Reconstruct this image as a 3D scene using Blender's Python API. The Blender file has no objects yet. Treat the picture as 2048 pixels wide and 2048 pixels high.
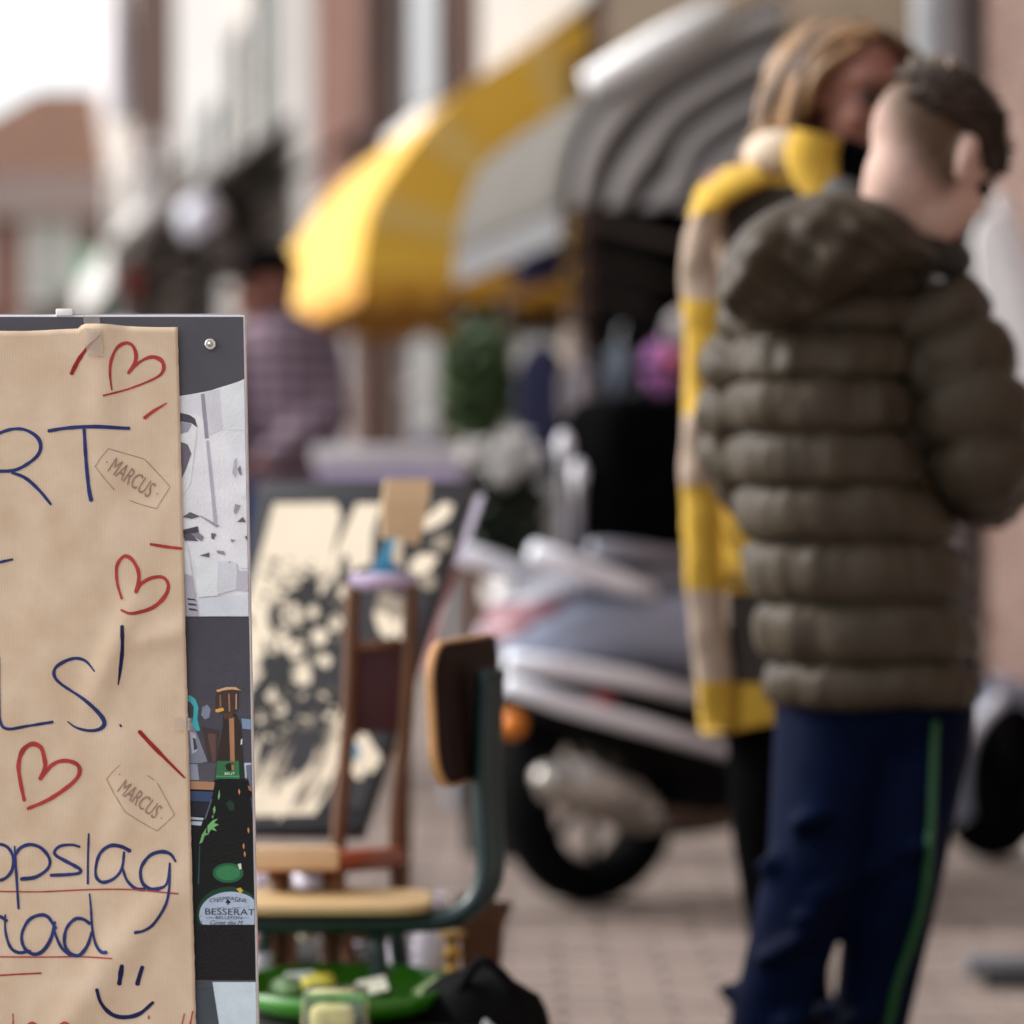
import bpy, bmesh, math, random
from mathutils import Vector, Matrix, noise
from mathutils.bvhtree import BVHTree
random.seed(7)
SC = bpy.context.scene
COL = SC.collection
R = math.radians
# ------------------------------------------------------------------ camera, world, sun, exposure
CAMH, HOR, FPX = 0.94, 997.0, 7253.0          # camera height, horizon row and focal length in photo pixels
cd = bpy.data.cameras.new('camera'); cam = bpy.data.objects.new('camera', cd); COL.objects.link(cam)
cam.location = (0, 0, CAMH); cam.rotation_euler = (R(90), 0, 0)
cd.sensor_width = 24; cd.sensor_height = 24; cd.sensor_fit = 'AUTO'; cd.lens = 85
cd.shift_y = -(1024 - HOR) / 2048.0
cd.clip_start = 0.1; cd.clip_end = 2000
cd.dof.use_dof = True; cd.dof.focus_distance = 3.30; cd.dof.aperture_fstop = 2.3; cd.dof.aperture_blades = 0
SC.camera = cam
W = bpy.data.worlds.new('World'); SC.world = W; W.use_nodes = True
nt = W.node_tree; nt.nodes.clear()
sky = nt.nodes.new('ShaderNodeTexSky'); sky.sky_type = 'NISHITA'; sky.sun_disc = False
SUN_DIR = Vector((-0.80, 0.16, 0.58)).normalized()      # towards the sun
sky.sun_elevation = math.asin(SUN_DIR.z); sky.sun_rotation = math.atan2(SUN_DIR.x, SUN_DIR.y)
sky.air_density = 1.0; sky.dust_density = 3.0; sky.ozone_density = 1.0
hs = nt.nodes.new('ShaderNodeHueSaturation'); hs.inputs['Saturation'].default_value = 0.22   # an overcast, milky sky
bg = nt.nodes.new('ShaderNodeBackground'); bg.inputs['Strength'].default_value = 0.15
wo = nt.nodes.new('ShaderNodeOutputWorld')
nt.links.new(sky.outputs[0], hs.inputs['Color']); nt.links.new(hs.outputs[0], bg.inputs[0]); nt.links.new(bg.outputs[0], wo.inputs[0])
sl = bpy.data.lights.new('sun', 'SUN'); sl.energy = 0.9; sl.angle = R(12); sl.color = (1.0, 0.97, 0.93)
so = bpy.data.objects.new('sun', sl); COL.objects.link(so)
so.rotation_euler = SUN_DIR.to_track_quat('Z', 'Y').to_euler(); so.location = (-6, -2, 8)
SC.view_settings.view_transform = 'Standard'; SC.view_settings.look = 'None'
SC.view_settings.gamma = 1; SC.view_settings.use_curve_mapping = False
SC.view_settings.exposure = 1.18
SC.render.engine = 'CYCLES'
SC.cycles.use_denoising = True
SC.cycles.max_bounces = 6
# ------------------------------------------------------------------ helpers
def P(px, py, d):
    """point seen at photo pixel (px,py) at depth d metres"""
    return Vector(((px - 1024) / FPX * d, d, CAMH + (HOR - py) / FPX * d))
def lin(h):
    h = h.lstrip('#'); v = [int(h[i:i+2], 16) / 255 for i in (0, 2, 4)]
    return tuple((c / 12.92 if c <= .04045 else ((c + .055) / 1.055) ** 2.4) for c in v) + (1,)
MATS = {}
def mat(name, col, rough=.6, metal=0, var=.12, scale=12, bump=0, bscale=60, spec=.5, trans=0, sheen=0, coat=0):
    if name in MATS: return MATS[name]
    m = bpy.data.materials.new(name); m.use_nodes = True; n = m.node_tree.nodes; l = m.node_tree.links
    b = n['Principled BSDF']; c = lin(col) if isinstance(col, str) else tuple(col) + (1,)
    tc = n.new('ShaderNodeTexCoord')
    nz = n.new('ShaderNodeTexNoise'); nz.inputs['Scale'].default_value = scale; nz.inputs['Detail'].default_value = 5
    l.new(tc.outputs['Object'], nz.inputs['Vector'])
    mr = n.new('ShaderNodeMapRange'); mr.inputs[1].default_value = .25; mr.inputs[2].default_value = .75
    mr.inputs[3].default_value = 1 - var; mr.inputs[4].default_value = 1 + var
    l.new(nz.outputs[0], mr.inputs[0])
    mx = n.new('ShaderNodeVectorMath'); mx.operation = 'SCALE'; mx.inputs[0].default_value = c[:3]
    l.new(mr.outputs[0], mx.inputs['Scale']); l.new(mx.outputs[0], b.inputs['Base Color'])
    b.inputs['Roughness'].default_value = rough; b.inputs['Metallic'].default_value = metal
    b.inputs['Specular IOR Level'].default_value = spec
    if trans: b.inputs['Transmission Weight'].default_value = trans
    if sheen: b.inputs['Sheen Weight'].default_value = sheen
    if coat: b.inputs['Coat Weight'].default_value = coat; b.inputs['Coat Roughness'].default_value = .06
    if bump:
        z2 = n.new('ShaderNodeTexNoise'); z2.inputs['Scale'].default_value = bscale; z2.inputs['Detail'].default_value = 4
        l.new(tc.outputs['Object'], z2.inputs['Vector'])
        bp = n.new('ShaderNodeBump'); bp.inputs['Strength'].default_value = bump; bp.inputs['Distance'].default_value = .01
        l.new(z2.outputs[0], bp.inputs['Height']); l.new(bp.outputs[0], b.inputs['Normal'])
    MATS[name] = m
    return m
def tag(o, label=None, cat=None, group=None, kind=None):
    if label: o['label'] = label
    if cat: o['category'] = cat
    if group: o['group'] = group
    if kind: o['kind'] = kind
    return o
def thing(name, label, cat, loc, group=None):
    o = bpy.data.objects.new(name, None); COL.objects.link(o); o.location = loc; o.empty_display_size = .1
    return tag(o, label, cat, group)
def wpos(o):
    v = Vector((0, 0, 0))
    while o is not None: v += o.location; o = o.parent
    return v
def mesh(name, verts, faces, m, parent=None, smooth=False, origin=None):
    """one mesh object from world-space vertices; its origin sits at the thing's base"""
    base = wpos(parent) if parent else (Vector(origin) if origin is not None else Vector((0, 0, 0)))
    me = bpy.data.meshes.new(name)
    me.from_pydata([tuple(Vector(v) - base) for v in verts], [], faces); me.update()
    bm = bmesh.new(); bm.from_mesh(me); bmesh.ops.recalc_face_normals(bm, faces=bm.faces); bm.to_mesh(me); bm.free()
    if smooth: me.polygons.foreach_set('use_smooth', [True] * len(me.polygons))
    o = bpy.data.objects.new(name, me); COL.objects.link(o); o.data.materials.append(m)
    if parent: o.parent = parent
    else: o.location = base
    return o
class G:
    """collects world-space geometry"""
    def __init__(s): s.v = []; s.f = []
    def add(s, v, f):
        k = len(s.v); s.v += [Vector(x) for x in v]; s.f += [tuple(i + k for i in q) for q in f]; return s
    def box8(s, c):
        return s.add(c, [(0,1,2,3),(7,6,5,4),(0,4,5,1),(1,5,6,2),(2,6,7,3),(3,7,4,0)])
    def box(s, c, sz, ax=None):
        ax = ax or (Vector((1,0,0)), Vector((0,1,0)), Vector((0,0,1))); c = Vector(c)
        q = [(-1,-1,-1),(1,-1,-1),(1,1,-1),(-1,1,-1),(-1,-1,1),(1,-1,1),(1,1,1),(-1,1,1)]
        return s.box8([c + ax[0]*(a*sz[0]/2) + ax[1]*(b*sz[1]/2) + ax[2]*(e*sz[2]/2) for a,b,e in q])
    def loft(s, rings, caps=True, closed=True):
        n = len(rings[0]); v = [p for r in rings for p in r]; f = []
        for i in range(len(rings) - 1):
            for j in range(n if closed else n - 1):
                k = (j + 1) % n; f.append((i*n+j, i*n+k, (i+1)*n+k, (i+1)*n+j))
        if caps: f.append(tuple(range(n))[::-1]); f.append(tuple((len(rings)-1)*n + j for j in range(n)))
        return s.add(v, f)
    def tube(s, pts, r, n=10, flat=1.0, side=None):
        pts = [Vector(p) for p in pts]; m_ = len(pts)
        rr = r if isinstance(r, (list, tuple)) else [r] * m_
        rings = []; prev = None
        for i, p in enumerate(pts):
            t = (pts[min(i+1, m_-1)] - pts[max(i-1, 0)]).normalized()
            a = side if side is not None else (prev if prev is not None else (Vector((0,0,1)) if abs(t.z) < .9 else Vector((1,0,0))))
            a = (a - t * a.dot(t)).normalized(); b = t.cross(a); prev = a
            rings.append([p + a*math.cos(2*math.pi*j/n)*rr[i] + b*math.sin(2*math.pi*j/n)*rr[i]*flat for j in range(n)])
        return s.loft(rings)
    def ell(s, c, rad, ax=None, nu=20, nv=12):
        ax = ax or (Vector((1,0,0)), Vector((0,1,0)), Vector((0,0,1))); c = Vector(c); v = []; f = []
        for i in range(nv + 1):
            ph = math.pi * i / nv
            for j in range(nu):
                th = 2*math.pi*j/nu
                v.append(c + ax[0]*rad[0]*math.sin(ph)*math.cos(th) + ax[1]*rad[1]*math.sin(ph)*math.sin(th) + ax[2]*rad[2]*math.cos(ph))
        for i in range(nv):
            for j in range(nu):
                k = (j+1) % nu; f.append((i*nu+j, (i+1)*nu+j, (i+1)*nu+k, i*nu+k))
        return s.add(v, f)
    def prism(s, poly, depth):
        """poly: world points of one face; depth: extrusion vector"""
        poly = [Vector(p) for p in poly]; n = len(poly); depth = Vector(depth)
        return s.add(poly + [p + depth for p in poly], [tuple(range(n)), tuple(range(2*n-1, n-1, -1))] +
                     [(i, n+i, n+(i+1) % n, (i+1) % n) for i in range(n)])
    def lathe(s, c, prof, n=24, axis=None):
        ax = axis or (Vector((1,0,0)), Vector((0,1,0)), Vector((0,0,1))); c = Vector(c)
        return s.loft([[c + ax[0]*r*math.cos(2*math.pi*j/n) + ax[1]*r*math.sin(2*math.pi*j/n) + ax[2]*z for j in range(n)] for r, z in prof])
    def put(s, name, m, parent=None, smooth=False, origin=None, bevel=0, seg=2):
        o = mesh(name, s.v, s.f, m, parent, smooth, origin)
        if bevel:
            bm = bmesh.new(); bm.from_mesh(o.data); bmesh.ops.remove_doubles(bm, verts=bm.verts, dist=1e-6)
            ed = [e for e in bm.edges if len(e.link_faces) == 2 and e.calc_face_angle(0) > .6]
            bmesh.ops.bevel(bm, geom=ed, offset=bevel, segments=seg, affect='EDGES', profile=.5, clamp_overlap=True)
            bm.to_mesh(o.data); bm.free(); o.data.polygons.foreach_set('use_smooth', [True]*len(o.data.polygons))
            try: o.data.set_sharp_from_angle(angle=.7)
            except Exception: pass
        return o
def cr(pts, k=8):
    """Catmull-Rom through points of any dimension"""
    pts = [Vector(p) for p in pts]; out = []
    q = [pts[0]*2 - pts[1]] + pts + [pts[-1]*2 - pts[-2]]
    for i in range(1, len(q) - 2):
        for j in range(k):
            t = j / k; a, b, c, e = q[i-1], q[i], q[i+1], q[i+2]
            out.append(.5*((b*2) + (c-a)*t + (a*2 - b*5 + c*4 - e)*t*t + (b*3 - a - c*3 + e)*t**3))
    out.append(pts[-1]); return out
def blob(name, g, m, parent, voxel=.01, it=6):
    """fuses overlapping shapes into ONE continuous smooth surface"""
    tmp = mesh('tmp', g.v, g.f, m, parent)
    md = tmp.modifiers.new('r', 'REMESH'); md.mode = 'VOXEL'; md.voxel_size = voxel
    sm = tmp.modifiers.new('s', 'SMOOTH'); sm.iterations = it; sm.factor = .5
    dg = bpy.context.evaluated_depsgraph_get(); me = bpy.data.meshes.new_from_object(tmp.evaluated_get(dg))
    old = tmp.data; bpy.data.objects.remove(tmp); bpy.data.meshes.remove(old)
    me.name = name; me.polygons.foreach_set('use_smooth', [True]*len(me.polygons))
    o = bpy.data.objects.new(name, me); COL.objects.link(o); o.parent = parent
    me.materials.clear(); me.materials.append(m)
    return o
def cap(g, p0, p1, r0, r1, n=14):
    """tapered capsule"""
    p0 = Vector(p0); p1 = Vector(p1); g.tube([p0, p0.lerp(p1, .5), p1], [r0, (r0+r1)/2, r1], n)
    g.ell(p0, (r0,)*3, nu=n, nv=8); g.ell(p1, (r1,)*3, nu=n, nv=8)
def chain(g, pts, rr, n=14):
    for i in range(len(pts)-1): cap(g, pts[i], pts[i+1], rr[i], rr[i+1], n)

# ================================================================== LARGE STRUCTURE
m_brick = None
def brick_mat(name, c1, c2, mortar, sx=1.0):
    m = bpy.data.materials.new(name); m.use_nodes = True; n = m.node_tree.nodes; l = m.node_tree.links; b = n['Principled BSDF']
    tc = n.new('ShaderNodeTexCoord'); sp = n.new('ShaderNodeSeparateXYZ'); cb = n.new('ShaderNodeCombineXYZ')
    l.new(tc.outputs['Object'], sp.inputs[0]); l.new(sp.outputs[1 if sx > 0 else 0], cb.inputs[0]); l.new(sp.outputs[2], cb.inputs[1])
    br = n.new('ShaderNodeTexBrick'); br.inputs['Scale'].default_value = 1; br.inputs['Brick Width'].default_value = .21
    br.inputs['Row Height'].default_value = .062; br.inputs['Mortar Size'].default_value = .006
    br.inputs['Color1'].default_value = lin(c1); br.inputs['Color2'].default_value = lin(c2); br.inputs['Mortar'].default_value = lin(mortar)
    l.new(cb.outputs[0], br.inputs['Vector'])
    nz = n.new('ShaderNodeTexNoise'); nz.inputs['Scale'].default_value = 1.3; nz.inputs['Detail'].default_value = 6
    l.new(tc.outputs['Object'], nz.inputs[0])
    mr = n.new('ShaderNodeMapRange'); mr.inputs[1].default_value = .3; mr.inputs[2].default_value = .7; mr.inputs[3].default_value = .75; mr.inputs[4].default_value = 1.2
    l.new(nz.outputs[0], mr.inputs[0])
    mx = n.new('ShaderNodeVectorMath'); mx.operation = 'SCALE'; l.new(br.outputs[0], mx.inputs[0]); l.new(mr.outputs[0], mx.inputs['Scale'])
    l.new(mx.outputs[0], b.inputs['Base Color']); b.inputs['Roughness'].default_value = .95; b.inputs['Specular IOR Level'].default_value = .06
    bp = n.new('ShaderNodeBump'); bp.inputs['Strength'].default_value = .5; bp.inputs['Distance'].default_value = .008
    l.new(br.outputs['Fac'], bp.inputs['Height']); bp.invert = True; l.new(bp.outputs[0], b.inputs['Normal'])
    return m
m_pave = mat('paving', '#81766f', .85, spec=.06, var=.12, scale=3, bump=.3, bscale=80)
m_paver = mat('paver', '#83766f', .85, spec=.06, var=.16, scale=2.2, bump=.4, bscale=120)
m_gutter = mat('gutter_brick', '#6d615b', .85, spec=.06, var=.2, scale=6, bump=.4)
m_red = brick_mat('brick_red', '#714e45', '#63443b', '#70655e')
m_dark = brick_mat('brick_dark', '#48332c', '#3c2a25', '#4a423d')
m_pale = brick_mat('brick_pale', '#776058', '#69524b', '#7c726b')
m_far = brick_mat('brick_far', '#8d5c4c', '#7e5144', '#8a7a70', -1)
m_white = mat('white_plaster', '#a8a5a3', .8, spec=.06, var=.06, scale=1.5)
m_grey = mat('grey_plaster', '#b3aca6', .85, spec=.06, var=.1, scale=1.2)
m_tan = mat('tan_fascia', '#5a4d40', .7, spec=.06, var=.1, scale=3)
m_trim = mat('white_trim', '#dcdad8', .55, var=.05)
m_gframe = mat('green_frame', '#2c3a33', .5)
m_glass = mat('dark_glass', '#121415', .12, var=.2, scale=1, spec=.25)
m_gglass = mat('grey_glass', '#5c5a5b', .15, var=.15, scale=.6)
m_roof = mat('roof_tile', '#65432f', .85, var=.22, scale=1.5, bump=.4, bscale=8)
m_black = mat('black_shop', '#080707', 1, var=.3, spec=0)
m_pipe = mat('zinc', '#a3a6aa', .5, .3, var=.1)

g = G(); S_ = 600
g.add([(-S_, -60, -.014), (S_, -60, -.014), (S_, S_, -.014), (-S_, S_, -.014)], [(0,1,2,3)])
tag(g.put('pavement', m_pave), kind='structure')
g = G()      # individual clinker pavers with open joints around the stall and the scooter
y = 3.0; row = 0
while y < 13.5:
    if abs(y - 8.02) > .16:
        x = -3.7 + (.105 if row % 2 else 0)
        while x < 3.6:
            w_ = .205; dz = random.uniform(-.003, .003)
            c = [(x+.004, y+.003), (x+w_-.004, y+.003), (x+w_-.004, y+.1-.003), (x+.004, y+.1-.003)]
            g.add([(a, b, -.013) for a, b in c] + [(a + (.003 if i in (0,3) else -.003), b + (.003 if i < 2 else -.003), dz) for i, (a, b) in enumerate(c)],
                  [(4,5,6,7), (0,1,5,4), (1,2,6,5), (2,3,7,6), (3,0,4,7)])
            x += w_
    y += .1; row += 1
tag(g.put('paving_bricks', m_paver), kind='stuff')
g = G()
for i in range(56):
    x = -6 + i*.21
    g.box((x, 8.02, -.012), (.2, .28, .022))
tag(g.put('gutter', m_gutter, bevel=.004, seg=1), kind='structure')

# ---- the street front on the right: a line running away from the camera
def F(d, z, out=0): return Vector((.41 + .162*(16 - d) - .987*out, d - .160*out, z))
def fbox(g, d0, d1, z0, z1, o0, o1):
    return g.box8([F(d0,z0,o1), F(d1,z0,o1), F(d1,z0,o0), F(d0,z0,o0), F(d0,z1,o1), F(d1,z1,o1), F(d1,z1,o0), F(d0,z1,o0)])
def building(label, d0, d1, h, m, wins=(), frame=m_trim, glass=m_glass, name='shop_building', extra=()):
    t = thing(name, label, 'building', F((d0+d1)/2, 0, -2))
    g = G(); fbox(g, d0+.01, d1-.01, -.014, h, -6, 0); g.put('wall', m, t)
    for (a, b, z0, z1) in wins:
        g = G(); k = .07
        fbox(g, a, a+k, z0, z1, .0, .05); fbox(g, b-k, b, z0, z1, .0, .05)
        fbox(g, a+k, b-k, z0, z0+k, .0, .05); fbox(g, a+k, b-k, z1-k, z1, .0, .05)
        if z1 - z0 > 1.2: fbox(g, a+k, b-k, (z0+z1)/2, (z0+z1)/2+.05, .0, .045)
        fr = g.put('window', frame, t)
        g = G(); fbox(g, a+k, b-k, z0+k, z1-k, .002, .012); g.put('pane', glass, fr)
        g = G(); fbox(g, a-.05, b+.05, z0-.08, z0-.002, .0, .12); g.put('sill', m_trim, fr)
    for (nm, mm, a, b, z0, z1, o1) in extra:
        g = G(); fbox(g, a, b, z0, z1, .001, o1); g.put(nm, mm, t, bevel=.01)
    return t
building('pale brick corner shop with a zinc downpipe at the right edge of the picture', -7, 10.55, 9, m_pale,
         [(6.2, 7.6, .9, 2.6)], extra=[('plinth', m_grey, -6.9, 10.5, .0, .35, .06)])  # runs on unseen behind the camera, extended to shade the right side
g = G(); g.tube([F(10.36, .1, .1), F(10.36, 4, .1), F(10.36, 8.5, .1)], .085, 12)
pp = g.put('drainpipe', m_pipe, smooth=True, origin=F(10.36, .1, .1)); tag(pp, 'grey white vertical zinc downpipe on the brick wall behind the woman', 'drainpipe')
building('shop with a brown fascia and black panel for its shaded interior behind the striped grey awning', 10.55, 16.0, 8, m_tan,
         [(10.8, 12.0, 3.8, 5.2), (13.0, 15.2, 3.8, 5.3)],
         extra=[('cornice', m_trim, 10.6, 15.95, 3.44, 3.58, .16), ('fascia', m_tan, 10.6, 15.95, 2.3, 2.8, .1),
                ('front_shade_panel', m_black, 11.6, 15.9, .05, 2.28, .07), ('door_frame', m_trim, 10.7, 11.0, .02, 2.25, .09)])  # black panel stands for the shade inside the open shop
building('brown brick building with white upper bay behind the yellow awning', 16.0, 19.4, 9.5, m_dark,
         [(16.6, 18.6, .5, 2.7)],
         extra=[('white_bay', m_white, 16.05, 19.3, 3.16, 7, .05), ('pilaster', m_dark, 16.02, 16.3, 0, 2.9, .1)])
building('dark brown brick building with a tall grey window strip beside the yellow awning', 19.4, 24.4, 9.5, m_dark,
         [(20.9, 22.6, .5, 2.7), (20.9, 22.6, 3.2, 5.6), (20.9, 22.6, 6, 8.4)], frame=mat('grey_frame', '#6a6460', .6), glass=m_gglass,
         extra=[('pilaster', m_dark, 23.4, 24.3, 0, 9.3, .08)])  # pilaster in darker brick, its colour standing for shade under the awnings
building('red brick town house between the white house and the dark brick building', 24.4, 27.9, 10, m_red,
         [(25.3, 26.4, .9, 2.6)], glass=m_gglass)
building('pale plastered house with a dark green window strip', 27.9, 33.2, 10.5, mat('pale_plaster', '#8f8b88', .9, spec=.05, var=.1, scale=1),
         [(29.4, 31.0, .8, 2.7), (31.2, 32.4, 3.6, 5.6), (31.2, 32.4, 6.2, 8.2)], frame=m_gframe, glass=mat('green_glass', '#3d4a44', .2))
building('narrow grey plastered house between two paler facades', 33.2, 36.0, 9.5, m_grey, [(34, 35.2, .8, 2.6), (34, 35.2, 3.6, 5.4)], frame=m_gframe)
building('tall white gabled house further down the street', 36.0, 43.5, 12, m_white, [(37, 39.6, 1, 3), (40.4, 43, 1, 3), (37, 39.0, 3.6, 5.0), (40.2, 42.6, 3.4, 4.8)], frame=m_gframe, glass=m_gglass)
building('narrow brown brick house beyond the tall white gable', 43.5, 52.5, 12, m_dark, [(46, 48, 1, 3), (46, 48, 4, 5.6), (49.5, 51, 4, 5.6)], glass=m_gglass)
building('pale house at the far end of the shopping street', 52.5, 64, 10, m_grey, [(55, 57, 1, 3), (55, 57, 4, 6)], glass=m_gglass)
# far brick house closing the street on the left
t = thing('brick_house', 'far brick house with a red tiled hipped roof at the end of the street', 'house', P(60, HOR, 60) - Vector((0,0,CAMH)))
x0, x1 = P(-160, 0, 60).x, P(196, 0, 60).x
g = G(); g.box8([(x0,60,0),(x1,60,0),(x1,70,0),(x0,70,0),(x0,60,5.55),(x1,60,5.55),(x1,70,5.55),(x0,70,5.55)]); g.put('wall', m_far, t)
g = G(); g.box8([(x0-.3,59.6,5.56),(x1+.3,59.6,5.56),(x1+.3,70.4,5.56),(x0-.3,70.4,5.56),(x0-.3,59.6,6.3),(x1+.3,59.6,6.3),(x1+.3,70.4,6.3),(x0-.3,70.4,6.3)])
g.put('cornice', mat('cornice_grey', '#9a8a84', .8), t)
xm = (x0+x1)/2
g = G(); e = 6.31; z = 8.15
v = [(x0-.3,59.6,e),(x1+.3,59.6,e),(x1+.3,70.4,e),(x0-.3,70.4,e),(P(45,0,62).x,64,z),(x1+.2,64,z),(x1+.2,66,z),(P(45,0,62).x,66,z)]
g.add(v, [(0,1,5,4),(1,2,6,5),(2,3,7,6),(3,0,4,7),(4,5,6,7)]); g.put('roof', m_roof, t)
def farwin(px0, px1, py0, py1):
    a = P(px0, py1, 59.95); b = P(px1, py0, 59.95)
    g = G(); k = .1
    for (u0,u1,w0,w1) in ((a.x,a.x+k,a.z,b.z),(b.x-k,b.x,a.z,b.z),(a.x+k,b.x-k,a.z,a.z+k),(a.x+k,b.x-k,b.z-k,b.z),(a.x+k,b.x-k,(a.z+b.z)/2,(a.z+b.z)/2+.08)):
        g.box(((u0+u1)/2, 59.95, (w0+w1)/2), (u1-u0, .1, w1-w0))
    fr = g.put('window', m_trim, t)
    g = G(); g.box(((a.x+b.x)/2, 59.985, (a.z+b.z)/2), (b.x-a.x-2*k, .01, b.z-a.z-2*k)); g.put('pane', mat('pale_pane', '#b9bdb5', .35, var=.15, scale=.6), fr)
farwin(45, 160, 425, 610); farwin(-120, -20, 425, 610)

# ================================================================== AWNINGS
def arc_pts(a, k=6): return [Vector(p) for p in cr([(x_, z_, 0) for x_, z_ in a], k)]
def canvas(m, amount, col):
    """lets light through the cloth, as awning canvas does"""
    n = m.node_tree.nodes; l = m.node_tree.links; b = n['Principled BSDF']; o = n['Material Output']
    tr = n.new('ShaderNodeBsdfTranslucent'); tr.inputs[0].default_value = lin(col); mx = n.new('ShaderNodeMixShader'); mx.inputs[0].default_value = amount
    l.new(b.outputs[0], mx.inputs[1]); l.new(tr.outputs[0], mx.inputs[2]); l.new(mx.outputs[0], o.inputs[0]); return m
m_yel = mat('yellow_canvas', '#f4c148', .8, var=.05, scale=4, sheen=.35, spec=.2)
m_yel2 = mat('yellow_canvas_rib', '#f5cf76', .8, var=.05, scale=4, sheen=.35, spec=.2)
YA = [(0.0,3.12),(.20,3.0),(.44,2.86),(.66,2.68),(.86,2.43),(.985,2.21),(1.03,1.93)]
canvas(m_yel, .12, '#f7dc80'); canvas(m_yel2, .2, '#f9e2a0')
t = thing('awning', 'yellow basket awning with rounded ribbed end panel over a shop front', 'awning', F(16.3, 1.9, 0))
arc = arc_pts(YA, 5); d0, d1 = 16.3, 20.3
ns = 8; rings = []
for i in range(ns + 1):
    d = d0 + (d1-d0)*i/ns
    rings.append([F(d, p.y, p.x + .02) for p in arc])
g = G(); g.loft(rings, caps=False, closed=False); o = g.put('front_canvas', m_yel, t, smooth=True)
md = o.modifiers.new('thick', 'SOLIDIFY'); md.thickness = .006
piv = (0.0, 1.98); nA = len(arc)
ribs = [4, 15, 23]
for d, nm in ((d0, 'end_panel'), (d1, 'end_panel')):
    g = G(); v = [F(d, piv[1], piv[0])] + [F(d, p.y, p.x + .02) for p in arc] ; f = []
    for i in range(1, nA): f.append((0, i, i+1))
    v += [F(d, 1.93, 0)]; f.append((0, nA, nA+1))
    g.add(v, f); o = g.put(nm, m_yel, t); md = o.modifiers.new('thick', 'SOLIDIFY'); md.thickness = .006
    for k in ribs:
        a, b = arc[k], arc[min(k+3, nA-1)]
        g = G(); g.add([F(d-.008, a.y, a.x+.015), F(d-.008, b.y, b.x+.015), F(d-.008, piv[1]+.35*(b.y-piv[1]), .35*b.x), F(d-.008, piv[1]+.35*(a.y-piv[1]), .35*a.x)], [(0,1,2,3)])
        o = g.put('rib_band', m_yel2, t); md = o.modifiers.new('thick', 'SOLIDIFY'); md.thickness = .004
def valance(g, fn, n, z0, drop):
    v = []; f = []
    for i in range(n*8 + 1):
        u = i/(n*8); a = abs(math.sin(math.pi*u*n)); v += [fn(u, z0), fn(u, z0 - drop*(.55 + .45*a))]
    for i in range(n*8): f.append((2*i, 2*i+1, 2*i+3, 2*i+2))
    g.add(v, f)
m_yel3 = mat('golden_valance', '#c98f2a', .8, var=.06)
g = G(); valance(g, lambda u, z: F(d0, z, 1.05*(1-u)), 5, 1.93, .12); valance(g, lambda u, z: F(d0 + (d1-d0)*u, z, 1.052), 16, 1.93, .12)
valance(g, lambda u, z: F(d1, z, 1.05*(1-u)), 5, 1.93, .12)
o = g.put('valance', m_yel3, t); md = o.modifiers.new('thick', 'SOLIDIFY'); md.thickness = .004
for q in (0, .42, .72, 1):
    k = int(q*(nA-1)); p = arc[k]
    g = G(); g.tube([F(d0+.05, piv[1], 0), F(d0+.05, p.y, p.x), F(d1-.05, p.y, p.x), F(d1-.05, piv[1], 0)], .012, 6); g.put('hoop', m_pipe, t)
# grey striped awning, nearer
m_gl = mat('grey_canvas_light', '#e0dad7', .8, spec=.06, var=.08, scale=5)
m_gf = mat('grey_canvas_front', '#716d68', .8, spec=.06, var=.1, scale=3)
m_gd = mat('grey_canvas_dark', '#282726', .8, spec=.06, var=.12, scale=5)
t = thing('awning', 'grey and white striped basket awning nearest on the right, with a white top bar', 'awning', F(12.3, 1.9, 0))
canvas(m_gf, .25, '#8d8882'); canvas(m_gl, .4, '#d5cfcb')
def gpath(i):
    return arc_pts([(0, max(2.70-1.05*i, 2.02)), (.30-.1*i, max(2.56-1.05*i, 2.0)), (.55-.45*i, max(2.43-.98*i, 1.98)), (.74-.9*i, max(2.28-.9*i, 1.96)), (.83-i, max(2.1-.5*i, 1.94)), (.86-i, 1.92)], 4)
e0, e1 = 12.3, 14.7
rings = [[F(e0 + (e1-e0)*i/6, p.y, p.x) for p in gpath(0)] for i in range(7)]
g = G(); g.loft(rings, caps=False, closed=False); o = g.put('front_canvas', m_gf, t, smooth=True)
md = o.modifiers.new('thick', 'SOLIDIFY'); md.thickness = .006
edges = [0.0]
for k in range(6): edges += [.035 + .12*k, .105 + .12*k]
for k in range(len(edges)-1):
    a, b = gpath(edges[k]), gpath(edges[k+1])
    bump = .012 if k % 2 else 0
    g = G(); v = []; f = []
    for i in range(len(a)):
        mid = (a[i] + b[i])/2
        v += [F(e0, a[i].y, max(a[i].x, 0)), F(e0-bump, mid.y, max(mid.x, 0)), F(e0, b[i].y, max(b[i].x, 0))]
    for i in range(len(a)-1): f += [(3*i, 3*i+1, 3*i+4, 3*i+3), (3*i+1, 3*i+2, 3*i+5, 3*i+4)]
    g.add(v, f); o = g.put('stripe', m_gl if k % 2 else m_gd, t, smooth=True); md = o.modifiers.new('thick', 'SOLIDIFY'); md.thickness = .004
g = G(); g.tube([F(e0-.05, 2.58, .31), F(e0-.05, 2.46, .53), F(e0-.05, 2.32, .77)], [.052, .058, .052], 12); g.put('top_bar', mat('enamel_white', '#f2f1f0', .4, var=.03), t, smooth=True, bevel=0)
g = G(); fbox(g, 12.3, 14.7, 1.80, 1.915, .84, .86); g.put('valance', mat('valance_grey', '#5d5c5e', .8), t)
for q in (0, .5, 1):
    g = G(); g.tube([F(e0+.05+(e1-e0-.1)*q, 1.7, 0), F(e0+.05+(e1-e0-.1)*q, 1.9, .84)], .015, 6); g.put('folding_arm', mat('arm_brown', '#51453d', .5, .3), t)
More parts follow.
